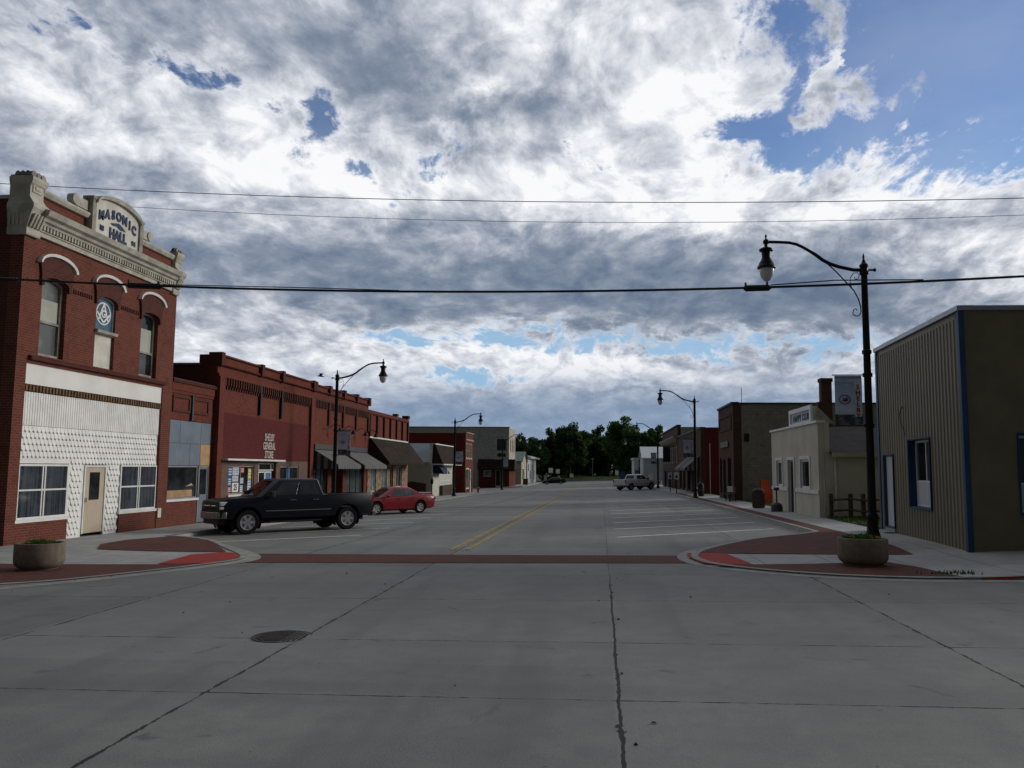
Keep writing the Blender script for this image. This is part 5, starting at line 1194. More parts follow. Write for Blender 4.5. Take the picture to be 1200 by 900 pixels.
# ================================================================ planters
def clump(mb,c,rad,h_,n,leaf,rnd):
    for k in range(n):
        a=rnd.uniform(0,6.28); rr=rad*math.sqrt(rnd.random()); x=c[0]+rr*math.cos(a); y=c[1]+rr*math.sin(a); z=c[2]+rnd.random()*h_*(1-.5*rr/rad)
        l=leaf*rnd.uniform(.6,1.3); d=Vector((rnd.gauss(0,1),rnd.gauss(0,1),rnd.gauss(.4,.7))).normalized(); s=d.cross(Vector((rnd.random(),rnd.random(),rnd.random()))).normalized()
        p=Vector((x,y,z)); mb.face([tuple(p-s*l*.35),tuple(p+d*l*.5),tuple(p+s*l*.35+d*l*.2),tuple(p+d*l)])
def planter(x,y,label,seed,hh):
    rnd=random.Random(seed); z=gz(x,y)+hp(x,y)+.006; S_=.84
    r_=root('planter',(x,y,z),label,'planter','round concrete planters on the corner pavements')
    mb=MB(); mb.lathe((x,y,z),[(.44,0),(.46,.05),(.50,.065),(.56,.12),(.595,.20),(.60,.30),(.60,.66),(.585,.685),(.53,.69),(.52,.66),(.52,.60)],36); mb.build('bowl','concrete_planter',r_,smooth=True)
    mb=MB(); mb.lathe((x,y,z),[(.518,.56),(.518,.61),(.3,.66),(.02,.68)],24); mb.build('soil','soil',r_)
    mb=MB()
    for k in range(11): a=rnd.uniform(0,6.28); rr=rnd.uniform(0,.36); clump(mb,(x+rr*math.cos(a),y+rr*math.sin(a),z+.62),.14,hh*rnd.uniform(.5,1.2),95,.09,rnd)
    for k in range(60):
        a=rnd.uniform(0,6.28); b=rnd.uniform(0,.38); px_,py_=x+b*math.cos(a),y+b*math.sin(a); l=rnd.uniform(.10,.28); dx,dy=rnd.gauss(0,.06),rnd.gauss(0,.06)
        mb.face([(px_-.008,py_,z+.62),(px_+.008,py_,z+.62),(px_+dx,py_+dy,z+.62+l)])
    mb.build('foliage','leaf_plant',r_)
    mb=MB()
    for k in range(26):
        a=rnd.uniform(0,6.28); b=rnd.uniform(.25,.50); px_,py_,pz_=x+b*math.cos(a),y+b*math.sin(a),z+.70+rnd.uniform(0,.05)
        for j in range(5): t=j*1.256; mb.face([(px_,py_,pz_),(px_+.035*math.cos(t),py_+.035*math.sin(t),pz_+.012),(px_+.035*math.cos(t+.9),py_+.035*math.sin(t+.9),pz_+.012)])
    mb.build('flowers','petal',r_)
    r_.scale=(S_,S_,S_)
planter(5.52,18.6,'round concrete planter on the right corner in front of the tall street lamp',3,.13)
planter(-12.25,17.35,'round concrete planter with yellow flowers on the left corner before the brick hall',8,.13)
# ================================================================ small street things on the right
def post(par,x,y,z0,z1,r_=.03,mat='rust_pole',name='post'): return MB().tube([(x,y,z0),(x,y,z1)],r_,6).build(name,mat,par)
g=lambda x,y:gz(x,y)+.13
B=root('litter_bin',(8.25,45.3,g(8.25,45.3)),'brown slatted round litter bin with dark lid beside the orange fence','bin')
x,y,z=B.location; MB().lathe((x,y,z),[(.26,0),(.29,.03),(.30,.8),(.28,.84)],16).build('drum','bin_brown',B,smooth=True)
mb=MB()
for k in range(16): a=k*math.pi/8; mb.box(x+.305*math.cos(a)-.02,x+.305*math.cos(a)+.02,y+.305*math.sin(a)-.02,y+.305*math.sin(a)+.02,z+.04,z+.8)
mb.build('slats','bin_brown',B); MB().lathe((x,y,z),[(.31,.845),(.31,.9),(.22,1.0),(.10,1.04),(.02,1.05)],16).build('lid','black_part',B,smooth=True)
B=root('litter_bin',(7.95,68.5,g(7.95,68.5)),'black litter bin beside the lamp in front of the striped awning','bin')
x,y,z=B.location; MB().lathe((x,y,z),[(.24,0),(.27,.05),(.28,.9),(.2,1.05),(.05,1.12)],14).build('drum','black_part',B,smooth=True); MB().box(x-.12,x+.12,y-.30,y-.24,z+.45,z+.62).build('plate','plastic_grey',B)
B=root('orange_safety_fence',(9.8,50,g(9.8,50)),'bright orange plastic safety panels standing in the grass behind the bin','barrier')
z=g(9.8,50)
for k,(xa,xb,yy,h1) in enumerate(((9.10,9.55,49.2,1.42),(9.62,10.2,50.0,.95))):
    mb=MB(); mb.box(xa,xb,yy,yy+.05,z+.1,z+h1)
    for j in range(4): mb.box(xa+.03,xb-.03,yy-.02,yy+.07,z+.2+j*h1*.22,z+.26+j*h1*.22)
    mb.build('panel','orange_plastic',B); post(B,xa-.03,yy,z-.1,z+h1+.05,.025)
B=root('signpost_stub',(8.35,41.2,g(8.35,41.2)),'short post set in a rounded grey concrete foot by the clubhouse door','post')
x,y,z=B.location; MB().lathe((x,y,z),[(.27,0),(.28,.2),(.24,.34),(.12,.42),(.02,.43)],12).build('foot','plastic_grey',B,smooth=True); post(B,x,y,z+.42,z+1.0,.035); MB().box(x-.12,x+.12,y-.03,y+.03,z+1.0,z+1.14).build('head','plastic_grey',B)
B=root('bench',(8.35,56.6,g(8.35,56.6)),'dark bench with small white plate in front of the grey block building','bench')
x,y,z=B.location; MB().box(x-.1,x+.35,y-.9,y+.9,z+.42,z+.48).build('seat','wood_dark',B); MB().box(x+.33,x+.40,y-.9,y+.9,z+.55,z+.95).build('backrest','wood_dark',B)
for q in (-.75,.75): 
    mb=MB(); mb.box(x-.06,x+.0,y+q-.04,y+q+.04,z,z+.418); mb.box(x+.34,x+.40,y+q-.04,y+q+.04,z,z+.55); mb.build('leg','black_metal',B)
MB().box(x-.16,x+.16,y-1.02,y-.95,z+.62,z+1.0).build('plate','sign_white',B); MB().box(x-.03,x+.03,y-1.0,y-.94,z,z+.618).build('plate_post','black_metal',B)
for yy,l in ((78.0,'nearer of two small white parking signs on black posts by the right kerb'),(85.0,'farther of two small white parking signs on black posts by the right kerb')):
    B=root('parking_sign',(6.9,yy,g(6.9,yy)),l,'sign','small parking signs on the right kerb'); x,y,z=B.location
    post(B,x,y,z,z+1.95,.045,'black_metal'); s=MB().box(x-.19,x+.19,y-.07,y-.05,z+1.3,z+1.95).build('plate','sign_white',B)
    MB().box(x-.09,x+.09,y-.08,y-.071,z+1.42,z+1.68).build('symbol','black_part',s)
B=root('projecting_sign',(8.3,104,4.0),'dark hanging sign projecting from the ornate brick block','sign')
MB().box(7.6,8.5,104,104.12,3.1,4.9).build('board','black_part',B); MB().tube([(8.95,104.06,5.0),(7.5,104.06,5.0)],.04,6).build('bracket','black_metal',B); MB().tube([(7.75,104.06,4.9),(7.75,104.06,5.0)],.02,5).build('hanger','black_metal',B)
# timber rail fence on the verge
B=root('rail_fence',(10.5,34.6,gz(10.5,34.6)+.16),'dark timber post and rail fence on the grass beside the cream clubhouse','fence')
P=[(9.22,35.0),(9.85,34.55),(10.2,34.1),(10.75,33.5),(11.5,32.7)]
for (x,y) in P: MB().box(x-.07,x+.07,y-.07,y+.07,gz(x,y)-.1,gz(x,y)+1.12).build('post','wood_dark',B)
for hh in (.45,.88):
    mb=MB()
    mb.tube([(x,y-.09,gz(x,y)+hh+(.04 if i%2 else -.02)) for i,(x,y) in enumerate(P)],.05,6); mb.build('rail','wood_dark',B)
B=root('fire_hydrant',(-14.7,100,gz(-14.7,100)+.13),'small red fire hydrant on the left pavement','hydrant')
x,y,z=B.location; MB().lathe((x,y,z),[(.16,0),(.16,.05),(.11,.07),(.11,.5),(.14,.52),(.12,.62),(.04,.70)],12).build('body','tail_red',B,smooth=True); MB().tube([(x-.2,y,z+.4),(x+.2,y,z+.4)],.05,8).build('outlet','tail_red',B)
B=root('black_post',(-16.0,78.6,gz(-16,78)+.13),'black post with a rounded head beside the mansard shop wall','post')
x,y,z=B.location; MB().lathe((x,y,z),[(.10,0),(.05,.05),(.045,1.2),(.13,1.25),(.14,1.65),(.05,1.72),(.03,2.0)],10).build('post','black_metal',B,smooth=True)
B=root('wheelie_bin',(-14.9,166,gz(-14.9,166)+.13),'brown box bin on the pavement by the farthest left lamp','bin')
x,y,z=B.location; MB().box(x-.5,x+.5,y-.5,y+.5,z+.05,z+1.05).build('bin','bin_brown',B,bevel=.04); MB().box(x-.54,x+.54,y-.54,y+.54,z+1.06,z+1.18).build('lid','black_part',B)
for i,(x,y,h1,w_,hh,mt,l) in enumerate(((-11.3,190,3.4,1.0,1.1,'sign_white','white road sign on a post at the far end, leftmost but one'),(-9.9,194,3.1,.9,1.0,'sign_white','white road sign on a post behind the dark far car'),(-12.4,188,1.8,.7,1.3,'galv','low grey sign at the far end, left of the dark far car'),(-7.1,205,1.9,.9,.9,'sign_white','small white sign in front of the far grass'),(3.3,175,2.5,.7,1.0,'sign_white','white road sign left of the blue sign at the far right kerb'),(4.4,172,2.3,1.1,1.6,'blue_trim','blue road sign at the far right kerb behind the pickup'))):
    B=root('road_sign',(x,y,gz(x,y)),l,'sign','road signs at the far end of the street'); z=gz(x,y)
    post(B,x,y,z,z+h1,.05,'rust_pole'); MB().box(x-w_/2,x+w_/2,y-.09,y-.06,z+h1-hh,z+h1).build('plate',mt,B)
B=root('striped_handrail',(5.6,131,gz(6,131)),'low white rail beside the pavement behind the white pickup','rail')
z=gz(6,131)
for q in range(5): post(B,6.9+q*.6,131,z,z+1.0,.04,'sign_white')
for hh in (.5,.95): MB().tube([(6.9,131,z+hh),(9.3,131,z+hh)],.035,6).build('rail','sign_white',B)
# a bird in the air over the store
B=MB(); bx,by,bz=-13.9,40,6.6
B.loft([[(bx-.16,by,bz+.02),(bx-.15,by,bz)],[(bx-.16,by,bz+.02),(bx-.15,by,bz)]]) if 0 else None
B.tube([(bx-.17,by,bz),(bx-.10,by,bz+.01),(bx,by,bz),(bx+.1,by,bz-.02),(bx+.2,by,bz-.04)],[.008,.03,.045,.03,.012],8)
B.loft([[(bx-.05,by,bz+.02),(bx+.07,by,bz+.02),(bx+.07,by,bz+.035),(bx-.05,by,bz+.035)],[(bx+.0,by-.16,bz+.12),(bx+.1,by-.16,bz+.11),(bx+.1,by-.16,bz+.12),(bx,by-.16,bz+.13)],[(bx+.12,by-.34,bz+.06),(bx+.15,by-.34,bz+.05),(bx+.15,by-.34,bz+.056),(bx+.12,by-.34,bz+.066)]])
B.loft([[(bx-.05,by,bz+.02),(bx+.07,by,bz+.02),(bx+.07,by,bz+.035),(bx-.05,by,bz+.035)],[(bx+.0,by+.16,bz+.14),(bx+.1,by+.16,bz+.13),(bx+.1,by+.16,bz+.14),(bx,by+.16,bz+.15)],[(bx+.12,by+.34,bz+.12),(bx+.15,by+.34,bz+.11),(bx+.15,by+.34,bz+.116),(bx+.12,by+.34,bz+.126)]])
tag(B.build('bird','black_part'),'small dark bird flying above the roof of the brick store','bird')

# ================================================================ vehicles
def paint(name,col,rough=.25,coat=.35,dirt=.05):
    N,b=newmat(name); P=objc(N); n=N.noise(P,2.,5,.6); z=N.sep(P)[2]
    k=N.mix(N.m('MULTIPLY',N.sstep(n,.35,.7),dirt),tuple(col)+(1,),(.10,.09,.08,1))
    N.put(b.inputs['Base Color'],k); b.inputs['Roughness'].default_value=rough+.1; b.inputs['Coat Weight'].default_value=coat; b.inputs['Coat Roughness'].default_value=.07; b.inputs['Metallic'].default_value=.0; b.inputs['Specular IOR Level'].default_value=.2
paint('paint_navy',(.002,.003,.010),.30,.10,.0); paint('paint_red',(.25,.010,.018)); paint('paint_white',(.80,.80,.79),dirt=.12); paint('paint_black',(.008,.009,.010),.3,.2,0)
glassy('car_glass',(.008,.010,.011),.04)
glassy('car_glass_clear',(.03,.045,.045),.04)
def apply_bool(o,cutters):
    for c in cutters:
        m=o.modifiers.new('b','BOOLEAN'); m.operation='DIFFERENCE'; m.object=c; m.solver='EXACT'
    dg=bpy.context.evaluated_depsgraph_get(); dg.update()
    me=bpy.data.meshes.new_from_object(o.evaluated_get(dg)); o.modifiers.clear(); old=o.data; o.data=me; bpy.data.meshes.remove(old)
    me.polygons.foreach_set('use_smooth',[True]*len(me.polygons)); me.set_sharp_from_angle(angle=R(32))
    for c in cutters: bpy.data.objects.remove(c)
def vehicle(name,S,label,paintm,cat,glass='car_glass'):
    r_=root(name,(0,0,0),label,cat)
    # ---- lower body
    mb=MB(); rings=[]
    for (x,zb,zs,zt,wb,ws,wt) in S['body']:
        half=[(wb*.9,zb),(wb,zb+.05),(ws-.015,zb+.22),(ws,(zb+zs)/2),(ws-.01,zs-.10),(ws-.035,zs),(wt,zt),(wt*.5,zt+.012)]
        rings.append([(x,y,z) for y,z in half]+[(x,-y,z) for y,z in half[::-1]])
    mb.loft(rings); body=mb.build('body',paintm,r_,smooth=True)
    cut=[]
    for (ax,rad) in S['wells']:
        for sy in (1,-1):
            c=MB(); c.lathe((ax,0,S['wr']+.02),[(rad,sy*(S['hw']-.30)),(rad,sy*(S['hw']+.2))],28,axis='y'); cut.append(c.build('c','black_part'))
    if 'bed' in S:
        x0,x1,w,z0,z1=S['bed']; c=MB(); c.box(x0,x1,-w,w,z0,z1); cut.append(c.build('c','black_part'))
    apply_bool(body,cut)
    # wheel wells' dark liners
    for (ax,rad) in S['wells']:
        for sy in (1,-1):
            c=MB(); n=18; ring=[(ax+(rad-.012)*math.cos(R(t)),S['wr']+.02+(rad-.012)*math.sin(R(t))) for t in range(-30,211,12)]
            c.loft([[(x,sy*(S['hw']-.05),z) for x,z in ring],[(x,sy*(S['hw']-.30),z) for x,z in ring]],cap=False,close=False)
            c.build('wheel_arch_liner','black_part',body)
    # ---- greenhouse
    xf,xr,w0,z0=S['belt']; tf_,tr_,w1,z1=S['roof']
    def ring(t):
        t2=min(t,1.); a=xf+(tf_-xf)*t2; b=xr+(tr_-xr)*t2; w=w0+(w1-w0)*t2; z=z0+(z1-z0)*t2
        h=[(a+.02,0),(a-.03,w*.78),(a-.16,w),(b+.16,w),(b+.03,w*.8),(b,0)]
        return [(x,y,z) for x,y in h]+[(x,-y,z) for x,y in h[-2:0:-1]]
    def crown(s,dz):
        q=ring(1.); cx=(tf_+tr_)/2; return [(cx+(x-cx)*s,y*s,z1+dz) for x,y,z in q]
    mb=MB(); mb.loft([ring(-.03),ring(.3),ring(.62),ring(.93),crown(.985,.0),crown(.90,.035),crown(.6,.055),crown(.2,.06)]); gh=mb.build('cabin',paintm,r_,smooth=True)
    def P(t,i): return Vector(ring(t)[i])
    def pane(name,corners,mat,off=.008,th=.006,seg=1):
        c=[Vector(p) for p in corners]; n=(c[1]-c[0]).cross(c[3]-c[0]).normalized()
        cen=sum(c,Vector())/4
        if n.dot(cen-Vector(((tf_+tr_)/2,0,z0)))<0: n=-n
        m=MB(); m.loft([[tuple(p+n*off) for p in c],[tuple(p+n*(off+th)) for p in c]]); return m.build(name,mat,gh,bevel=.004)
    # windshield and rear window (two facets each, drawn as one part)
    def screen(name,i0,i1,ic,t0,t1,k):
        m=MB(); rows=[]
        for t in (t0,t1):
            L=P(t,i0).lerp(P(t,ic),k); Rr=P(t,i1).lerp(P(t,ic),k); Cc=P(t,ic); rows.append((L,Cc,Rr))
        nrm=(rows[0][2]-rows[0][0]).cross(rows[1][1]-rows[0][1]).normalized()
        if nrm.dot(rows[0][1]-Vector(((tf_+tr_)/2,0,z0)))<0: nrm=-nrm
        a=[tuple(p+nrm*.008) for p in (rows[0][0],rows[0][1],rows[0][2],rows[1][2],rows[1][1],rows[1][0])]; b=[tuple(p+nrm*.014) for p in (rows[0][0],rows[0][1],rows[0][2],rows[1][2],rows[1][1],rows[1][0])]
        m.loft([a,b]); return m.build(name,glass,gh)
    screen('windshield',1,9,0,.06,.93,.05); screen('rear_window',4,6,5,.15 if 'bed' not in S else .2,.90,.06)
    for sy in (1,-1):
        for (s0,s1,u0,u1) in S['side']:
            def sp(s,t):
                q=ring(t); a=Vector(q[2]); b=Vector(q[3]); p=a.lerp(b,s); p.y*=sy; return p
            pane('side_window',[sp(s0,.08),sp(s1,.08),sp(u1,.86),sp(u0,.86)],glass)
    # ---- wheels
    for ax,rad in S['wells']:
        for sy in (1,-1):
            R_=S['wr']; yc=sy*(S['hw']-.13)
            d_=MB(); d_.lathe((ax,yc,R_),[(R_*.60,sy*.0),(R_*.5,sy*.015),(.01,sy*.015)],20,axis='y'); dish=d_  # black dish behind the spokes, its colour stands for the shade of the recess
            m=MB(); m.lathe((ax,yc,R_),[(R_*.645,sy*.06),(R_*.64,sy*.105),(R_*.57,sy*.10),(R_*.55,sy*.04)],24,axis='y'); m.lathe((ax,yc,R_),[(R_*.19,sy*.02),(R_*.18,sy*.085),(.01,sy*.09)],12,axis='y')
            for k in range(S['spokes']):
                a=k*2*math.pi/S['spokes']; ca,sa=math.cos(a),math.sin(a); w_=.05
                m.loft([[(ax+ca*r2-sa*w2,yc+sy*o2,R_+sa*r2+ca*w2) for (w2,o2) in ((-w_*q,.03),(w_*q,.03),(w_*q,.095),(-w_*q,.095))] for (r2,q) in ((.04,.8),(R_*.62,1.15))])
            wh=m.build('wheel',S.get('rim','alloy'),r_,smooth=True); dish.build('recess_shade','black_part',wh)
            m=MB(); m.lathe((ax,yc,R_),[(R_*.63,-sy*.11),(R_*.92,-sy*.12),(R_,-sy*.08),(R_,sy*.08),(R_*.93,sy*.115),(R_*.66,sy*.10),(R_*.63,sy*.06)],28,axis='y'); m.build('tyre','rubber',wh,smooth=True)
    for fn in S.get('extra',()): fn(r_,body)
    return r_
# ---- pickup
def pickup_extra(r_,body):
    for sy in (1,-1):
        y=sy*.985
        MB().box(-1.25,1.30,min(y,y+sy*.014),max(y,y+sy*.014),.78,.81).build('side_moulding','chrome',body)
        for x in (.28,-.62): MB().box(x-.12,x+.12,min(y,y+sy*.03),max(y,y+sy*.03),1.15,1.18).build('door_handle','chrome',body)
        for x in (1.32,.12,-.95): 
            MB().box(x-.006,x+.006,min(y-.004,y+sy*.004),max(y-.004,y+sy*.004),.58,1.28).build('door_gap','black_part',body)
        MB().box(-1.115,-1.09,min(y-sy*.01,y+sy*.005),max(y-sy*.01,y+sy*.005),.58,1.32).build('bed_gap','black_part',body)
        m=MB(); m.box(1.06,1.24,min(sy*1.0,sy*1.24),max(sy*1.0,sy*1.24),1.26,1.50); m.build('mirror','black_part',r_,bevel=.04)
        MB().box(2.62,2.905,min(sy*.56,sy*.93),max(sy*.56,sy*.93),1.00,1.15).build('headlight','lamp_clear',r_,bevel=.03)
        MB().box(2.66,2.91,min(sy*.56,sy*.94),max(sy*.56,sy*.94),.88,.98).build('indicator_light','lamp_clear',r_,bevel=.02)
        MB().box(-3.065,-2.96,min(sy*.86,sy*.985),max(sy*.86,sy*.985),.90,1.28).build('tail_light','tail_red',r_,bevel=.015)
    m=MB(); m.box(2.80,2.93,-.55,.55,.86,1.15); g_=m.build('grille','black_part',r_); MB().box(2.931,2.95,-.55,.55,1.0,1.03).build('grille_bar','chrome',g_)
    MB().box(2.94,2.965,-.08,.08,.985,1.045).build('emblem','letter_gold',g_)
    m=MB(); m.loft([[(2.78,-.98,z),(2.98,-.80,z),(3.04,0,z),(2.98,.80,z),(2.78,.98,z),(2.70,.98,z),(2.70,-.98,z)] for z in (.56,.80)]); m.build('front_bumper','chrome_dull',r_,smooth=True,bevel=.02)
    m=MB(); m.loft([[(2.72,-.85,z),(2.90,-.70,z),(2.95,0,z),(2.90,.70,z),(2.72,.85,z)] for z in (.38,.558)]); m.build('air_dam','black_part',r_)
    m=MB(); m.box(-3.20,-3.03,-.95,.95,.50,.66); m.build('rear_bumper','chrome_dull',r_,bevel=.02)
    m=MB(); m.box(-2.9,2.7,-.45,.45,.34,.48); m.build('chassis','black_part',r_)
    m=MB(); m.tube([(-.9,.88,.40),(1.1,.88,.40)],.035,8); m.tube([(-.9,-.88,.40),(1.1,-.88,.40)],.035,8); m.build('side_step','black_part',r_)
    m=MB(); m.tube([(-3.1,0,.42),(-3.34,0,.42)],.03,6); m.blob((-3.34,0,.48),(.035,.035,.035),8,6,0); m.build('tow_ball','chrome',r_)
basic('chrome_dull',(.20,.20,.20),.35,.2,6.,metal=.8); basic('letter_gold',(.45,.33,.10),.4,.1,5.)
PK=dict(hw=1.0,wr=.42,spokes=6,
 body=[(2.93,.66,.88,1.10,.80,.84,.80),(2.88,.52,1.06,1.18,.90,.93,.82),(2.60,.50,1.14,1.235,.96,.985,.86),(1.75,.50,1.22,1.29,.98,.995,.90),(1.5,.50,1.26,1.31,.98,1.0,.92),(-1.07,.50,1.29,1.325,.98,1.0,.95),(-1.13,.50,1.31,1.345,.98,1.0,.96),(-2.98,.54,1.33,1.36,.97,.995,.955),(-3.03,.62,1.30,1.34,.95,.975,.93)],
 wells=[(1.95,.53),(-1.95,.53)],bed=(-2.93,-1.2,.80,.85,1.7),
 belt=(1.62,-1.10,.945,1.29),roof=(.86,-.93,.74,1.885),side=[(.14,.545,.12,.53),(.575,.93,.56,.90)],extra=[pickup_extra])
TRK=vehicle('pickup_truck',PK,'dark navy crew cab pickup parked nose in to the left kerb','paint_navy','pickup')
def place(o,x,y,ang,dz=0.):
    z=gz(x,y); e=.6; gxs=(gz(x+e,y)-gz(x-e,y))/(2*e); gys=(gz(x,y+e)-gz(x,y-e))/(2*e)
    n=Vector((-gxs,-gys,1)).normalized(); f_=Vector((math.cos(ang),math.sin(ang),0)); f_=(f_-n*f_.dot(n)).normalized(); l=n.cross(f_)
    Mx=Matrix((f_,l,n)).transposed().to_4x4(); o.rotation_euler=Mx.to_euler(); o.location=(x,y,z+dz)
# heading towards the left kerb and the camera
a=math.atan2(-.72,-.70); c_,s_=math.cos(a),math.sin(a)
# near-side (driver) wheels stand at F(-12.35,28.32), R(-9.54,31.33)
fx,fy=-12.35,28.32; rx_,ry_=-9.60,31.15
mx,my=(fx+rx_)/2,(fy+ry_)/2; a=math.atan2(fy-ry_,fx-rx_)
lx,ly=-math.sin(a),math.cos(a)      # left-hand direction of the pickup
place(TRK,mx-lx*.87,my-ly*.87,a)
# ---- white pickup: same shapes, other paint, a camper height bed
def repaint(o,frm,to):
    for q in [o]+kids(o)+[g for k in kids(o) for g in kids(k)]:
        if q.type=='MESH' and any(m and m.name.startswith(frm) for m in q.data.materials):
            q.data=q.data.copy()
            for i,m in enumerate(q.data.materials):
                if m.name.startswith(frm): q.data.materials[i]=M_[to]
WT=copy_tree(TRK); repaint(WT,'paint_navy','paint_white'); WT['label']='white pickup parked at an angle to the right kerb further down the street'
place(WT,4.3,105.5,math.atan2(.75,.66))
# ---- red sedan
def sedan_extra(r_,body):
    for sy in (1,-1):
        y=sy*.905
        for x in (.10,-.75): MB().box(x-.10,x+.10,min(y,y+sy*.025),max(y,y+sy*.025),.80,.83).build('door_handle',r_['pm'],body)
        for x in (.95,.0,-.88): MB().box(x-.005,x+.005,min(y-.004,y+sy*.010),max(y-.004,y+sy*.010),.32,.88).build('door_gap','black_part',body)
        m=MB(); m.box(.66,.86,min(sy*.90,sy*1.04),max(sy*.90,sy*1.04),.90,1.02); m.build('mirror',r_['pm'],r_,bevel=.04)
        MB().box(2.02,2.40,min(sy*.50,sy*.80),max(sy*.50,sy*.80),.56,.68).build('headlight','lamp_clear',r_,bevel=.04)
        MB().box(-2.475,-2.30,min(sy*.45,sy*.80),max(sy*.45,sy*.80),.70,.86).build('tail_light','tail_red',r_,bevel=.02)
    m=MB(); m.box(2.36,2.46,-.45,.45,.34,.48); m.build('grille','black_part',r_)
    m=MB(); m.loft([[(-2.38,-.74,z),(-2.50,-.6,z),(-2.52,0,z),(-2.50,.6,z),(-2.38,.74,z),(-2.30,.74,z),(-2.30,-.74,z)] for z in (.30,.60)]); m.build('rear_bumper',r_['pm'],r_,smooth=True,bevel=.02)
    m=MB(); m.loft([[(-2.12,y,1.06),(-2.36,y,1.09),(-2.36,y,1.115),(-2.12,y,1.08)] for y in (-.66,.66)]); m.box(-2.3,-2.2,-.62,-.58,.98,1.07); m.box(-2.3,-2.2,.58,.62,.98,1.07); m.build('spoiler',r_['pm'],r_)
    m=MB(); m.box(-2.0,2.1,-.5,.5,.17,.26); m.build('underbody','black_part',r_)
SD=dict(hw=.92,wr=.33,spokes=5,
 body=[(2.46,.34,.46,.58,.62,.66,.60),(2.38,.24,.56,.66,.74,.78,.66),(2.1,.22,.64,.72,.84,.87,.72),(1.5,.22,.74,.83,.89,.91,.78),(1.0,.22,.82,.90,.90,.92,.80),(0,.22,.87,.92,.90,.92,.82),(-1.0,.22,.92,.97,.90,.92,.82),(-1.6,.22,.95,1.02,.89,.915,.80),(-2.1,.24,.93,1.03,.86,.89,.76),(-2.38,.30,.86,1.0,.78,.82,.70),(-2.46,.40,.78,.92,.70,.74,.64)],
 wells=[(1.42,.39),(-1.38,.39)],belt=(1.25,-1.95,.835,.90),roof=(.30,-.95,.60,1.385),side=[(.20,.50,.14,.50),(.525,.80,.525,.86),],extra=[sedan_extra])
def sedan(label,pm):
    global root
    ro=root
    def rt(n,l,lb,c,g=None):
        o=ro(n,l,lb,c,g); o['pm']=pm; return o
    root=rt
    try: o=vehicle('parked_car',SD,label,pm,'car',glass='car_glass_clear')
    finally: root=ro
    del o['pm']
    return o
RC=sedan('red sedan parked nose in to the left kerb behind the dark pickup','paint_red')
fx,fy=-11.75,43.2; rx_,ry_=-9.85,45.3; a=math.atan2(fy-ry_,fx-rx_); mx,my=(fx+rx_)/2,(fy+ry_)/2; lx,ly=-math.sin(a),math.cos(a)
place(RC,mx-lx*.8,my-ly*.8,a)
DC=copy_tree(RC); repaint(DC,'paint_red','paint_black'); DC['label']='dark car standing across the far end of the street before the trees'; place(DC,-9.6,173,math.pi+.05)

# ================================================================ trees at the end of the street
def crown_mesh(c,rad,n,leaf,rnd,lobes):
    mb=MB(); L=[]
    for k in range(lobes):
        d=Vector((rnd.gauss(0,1),rnd.gauss(0,1),rnd.gauss(0,.9))).normalized(); rr=rnd.uniform(.35,.95)
        L.append((Vector((c[0]+d.x*rad[0]*rr,c[1]+d.y*rad[1]*rr,c[2]+d.z*rad[2]*rr)),rnd.uniform(.20,.34)*rad[0]))
    for k in range(n):
        q,r0=L[rnd.randrange(lobes)]
        d=Vector((rnd.gauss(0,1),rnd.gauss(0,1),rnd.gauss(0,1))).normalized()*r0*(rnd.random()**.45)
        p=q+d; l=leaf*rnd.uniform(.5,1.3)
        a=Vector((rnd.gauss(0,1),rnd.gauss(0,1),rnd.gauss(0,1))).normalized(); b=a.cross(Vector((rnd.gauss(0,1),rnd.gauss(0,1),rnd.gauss(0,1)))).normalized()
        mb.face([tuple(p-a*l*.5),tuple(p+b*l*.35+a*l*.1),tuple(p+a*l*.55),tuple(p-b*l*.4)])
    return mb
def tree(x,y,h_,w,label,seed,mat='leaf_dark',n=2600,group='trees closing the end of the street'):
    rnd=random.Random(seed); z=gz(x,y)-.1; h_*=1.03
    r_=root('tree',(x,y,z),label,'tree',group)
    mb=MB(); th=h_*.30; lean=rnd.uniform(-.3,.3)
    mb.tube([(x,y,z),(x+lean*.2,y,z+th*.5),(x+lean,y,z+th),(x+lean*1.5,y,z+h_*.62)],[w*.055,w*.045,w*.04,w*.012],8)
    for k in range(5):
        a=k*1.26+rnd.uniform(-.3,.3); z0=z+th*rnd.uniform(.8,1.3); mb.tube([(x+lean,y,z0),(x+lean+math.cos(a)*w*.18,y+math.sin(a)*w*.18,z0+h_*.15),(x+lean+math.cos(a)*w*.34,y+math.sin(a)*w*.34,z0+h_*.30)],[w*.024,w*.015,w*.005],6)
    mb.build('trunk','bark',r_)
    crown_mesh((x+lean,y,z+h_*.56),(w*.52,w*.46,h_*.47),n,.58,rnd,64).build('crown',mat,r_)
    return r_
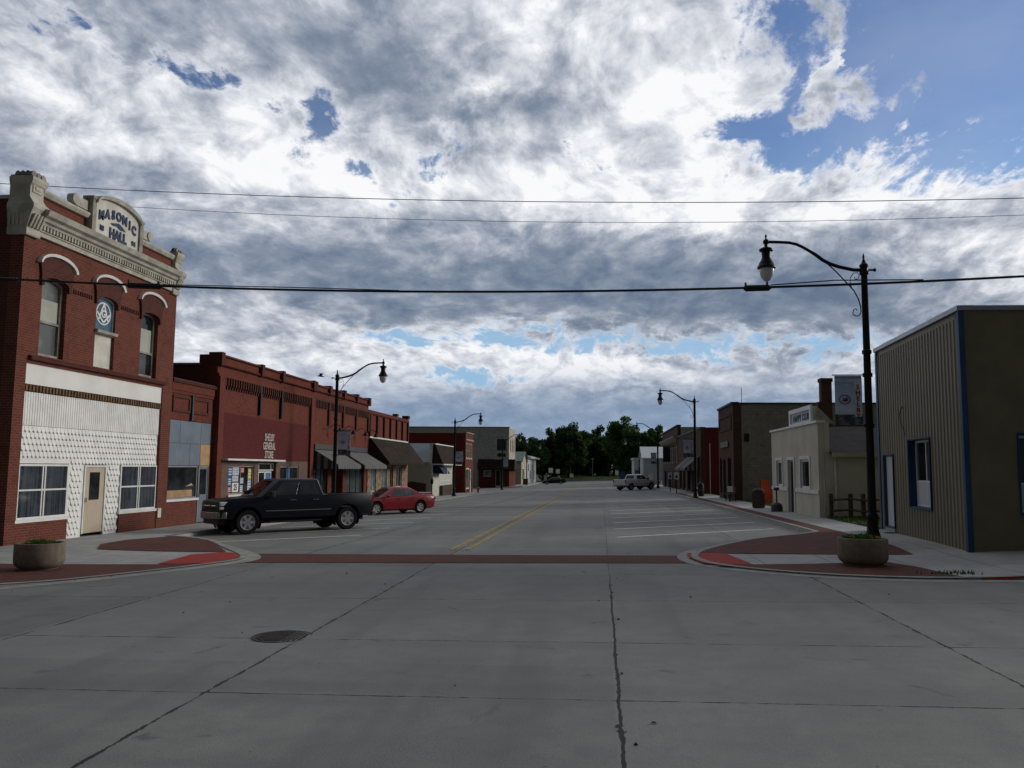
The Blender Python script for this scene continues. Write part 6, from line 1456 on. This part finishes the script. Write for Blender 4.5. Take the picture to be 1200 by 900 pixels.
TR_=[(-27,214,11.5,9,'leaf_dark','dense dark tree rising behind the white shop'),
(-21.5,222,12,8,'leaf_dark','tree with a ragged crown just right of the white shop'),
(-17.5,216,10.5,7,'leaf_mid','lower tree filling the gap left of the dark far car'),
(-13,226,14,8,'leaf_dark','tall dark tree above the leftmost road signs'),
(-8.3,221,15.6,8.5,'leaf_dark','tallest tree in the left half of the far row'),
(-3.2,228,14.2,8,'leaf_dark','tree with open crown showing sky, centre of the far row'),
(1.0,230,14.0,8,'leaf_dark','thin crowned tree right of the centre of the far row'),
(6.3,216,16.0,10,'leaf_mid','broad mid green tree on the right of the far grass'),
(12.6,214,14.0,8.5,'leaf_mid','round green tree partly behind the far right lamp'),
(17.5,212,11.0,8,'leaf_mid','lower green tree behind the white gabled building'),
(-25,238,12,10,'leaf_dark','dark rounded tree furthest back behind the white shop'),
(-16.5,240,12.5,10,'leaf_dark','rounded tree standing behind the gap left of the dark far car'),
(-10.5,243,14,10,'leaf_dark','rounded tree set back behind the tallest left tree'),
(-5.6,241,13.5,9,'leaf_dark','rounded tree set back just left of the street axis'),
(-.5,244,13.8,9,'leaf_dark','rounded tree set back in the middle of the far row'),
(3.8,240,13.6,9,'leaf_dark','rounded tree set back left of the broad mid green tree'),
(9.8,242,14,10,'leaf_dark','rounded tree set back behind the two mid green trees'),
(24,218,10,9,'leaf_dark','dark tree hidden mostly by the ornate brick block')]
for i,(x,y,h_,w,m,l) in enumerate(TR_): tree(x,y,h_,w,l,20+i,m,n=int(10000*(w/8.)))
# undergrowth and the wood behind them
rnd=random.Random(77); mb=MB()
for k in range(13):
    x=-42+k*7.2; 
    if -9.5<x<4: yb=246; hb=9.0
    else: yb=236; hb=8.0
    q=crown_mesh((x,yb,gz(x,yb)+hb*.55),(5.2,3.5,hb*.62),2200,.9,rnd,20); b=len(mb.V); mb.V+=q.V; mb.F+=[[i+b for i in f_] for f_ in q.F]
tag(mb.build('woodland_undergrowth','leaf_dark'),'dark bushes and undergrowth below the far trees',kind='stuff')
mb=MB()
for k in range(60):
    a=-1.4+k*2.8/59; d=620; x=d*math.sin(a); y=d*math.cos(a); q=crown_mesh((x,y,4),(26,16,7),70,6.,rnd,10); b=len(mb.V); mb.V+=q.V; mb.F+=[[i+b for i in f_] for f_ in q.F]
tag(mb.build('distant_wood','leaf_dark'),'low dark wood along the horizon',kind='stuff')
# light pole among the trees
B=root('flood_light_pole',(-2.0,208,gz(-2,208)),'slim pale pole in front of the far trees','pole'); post(B,-2,208,gz(-2,208),4.5,.06,'galv'); MB().box(-2.3,-1.7,207.9,208.1,4.5,4.8).build('lamp_head','galv',B)
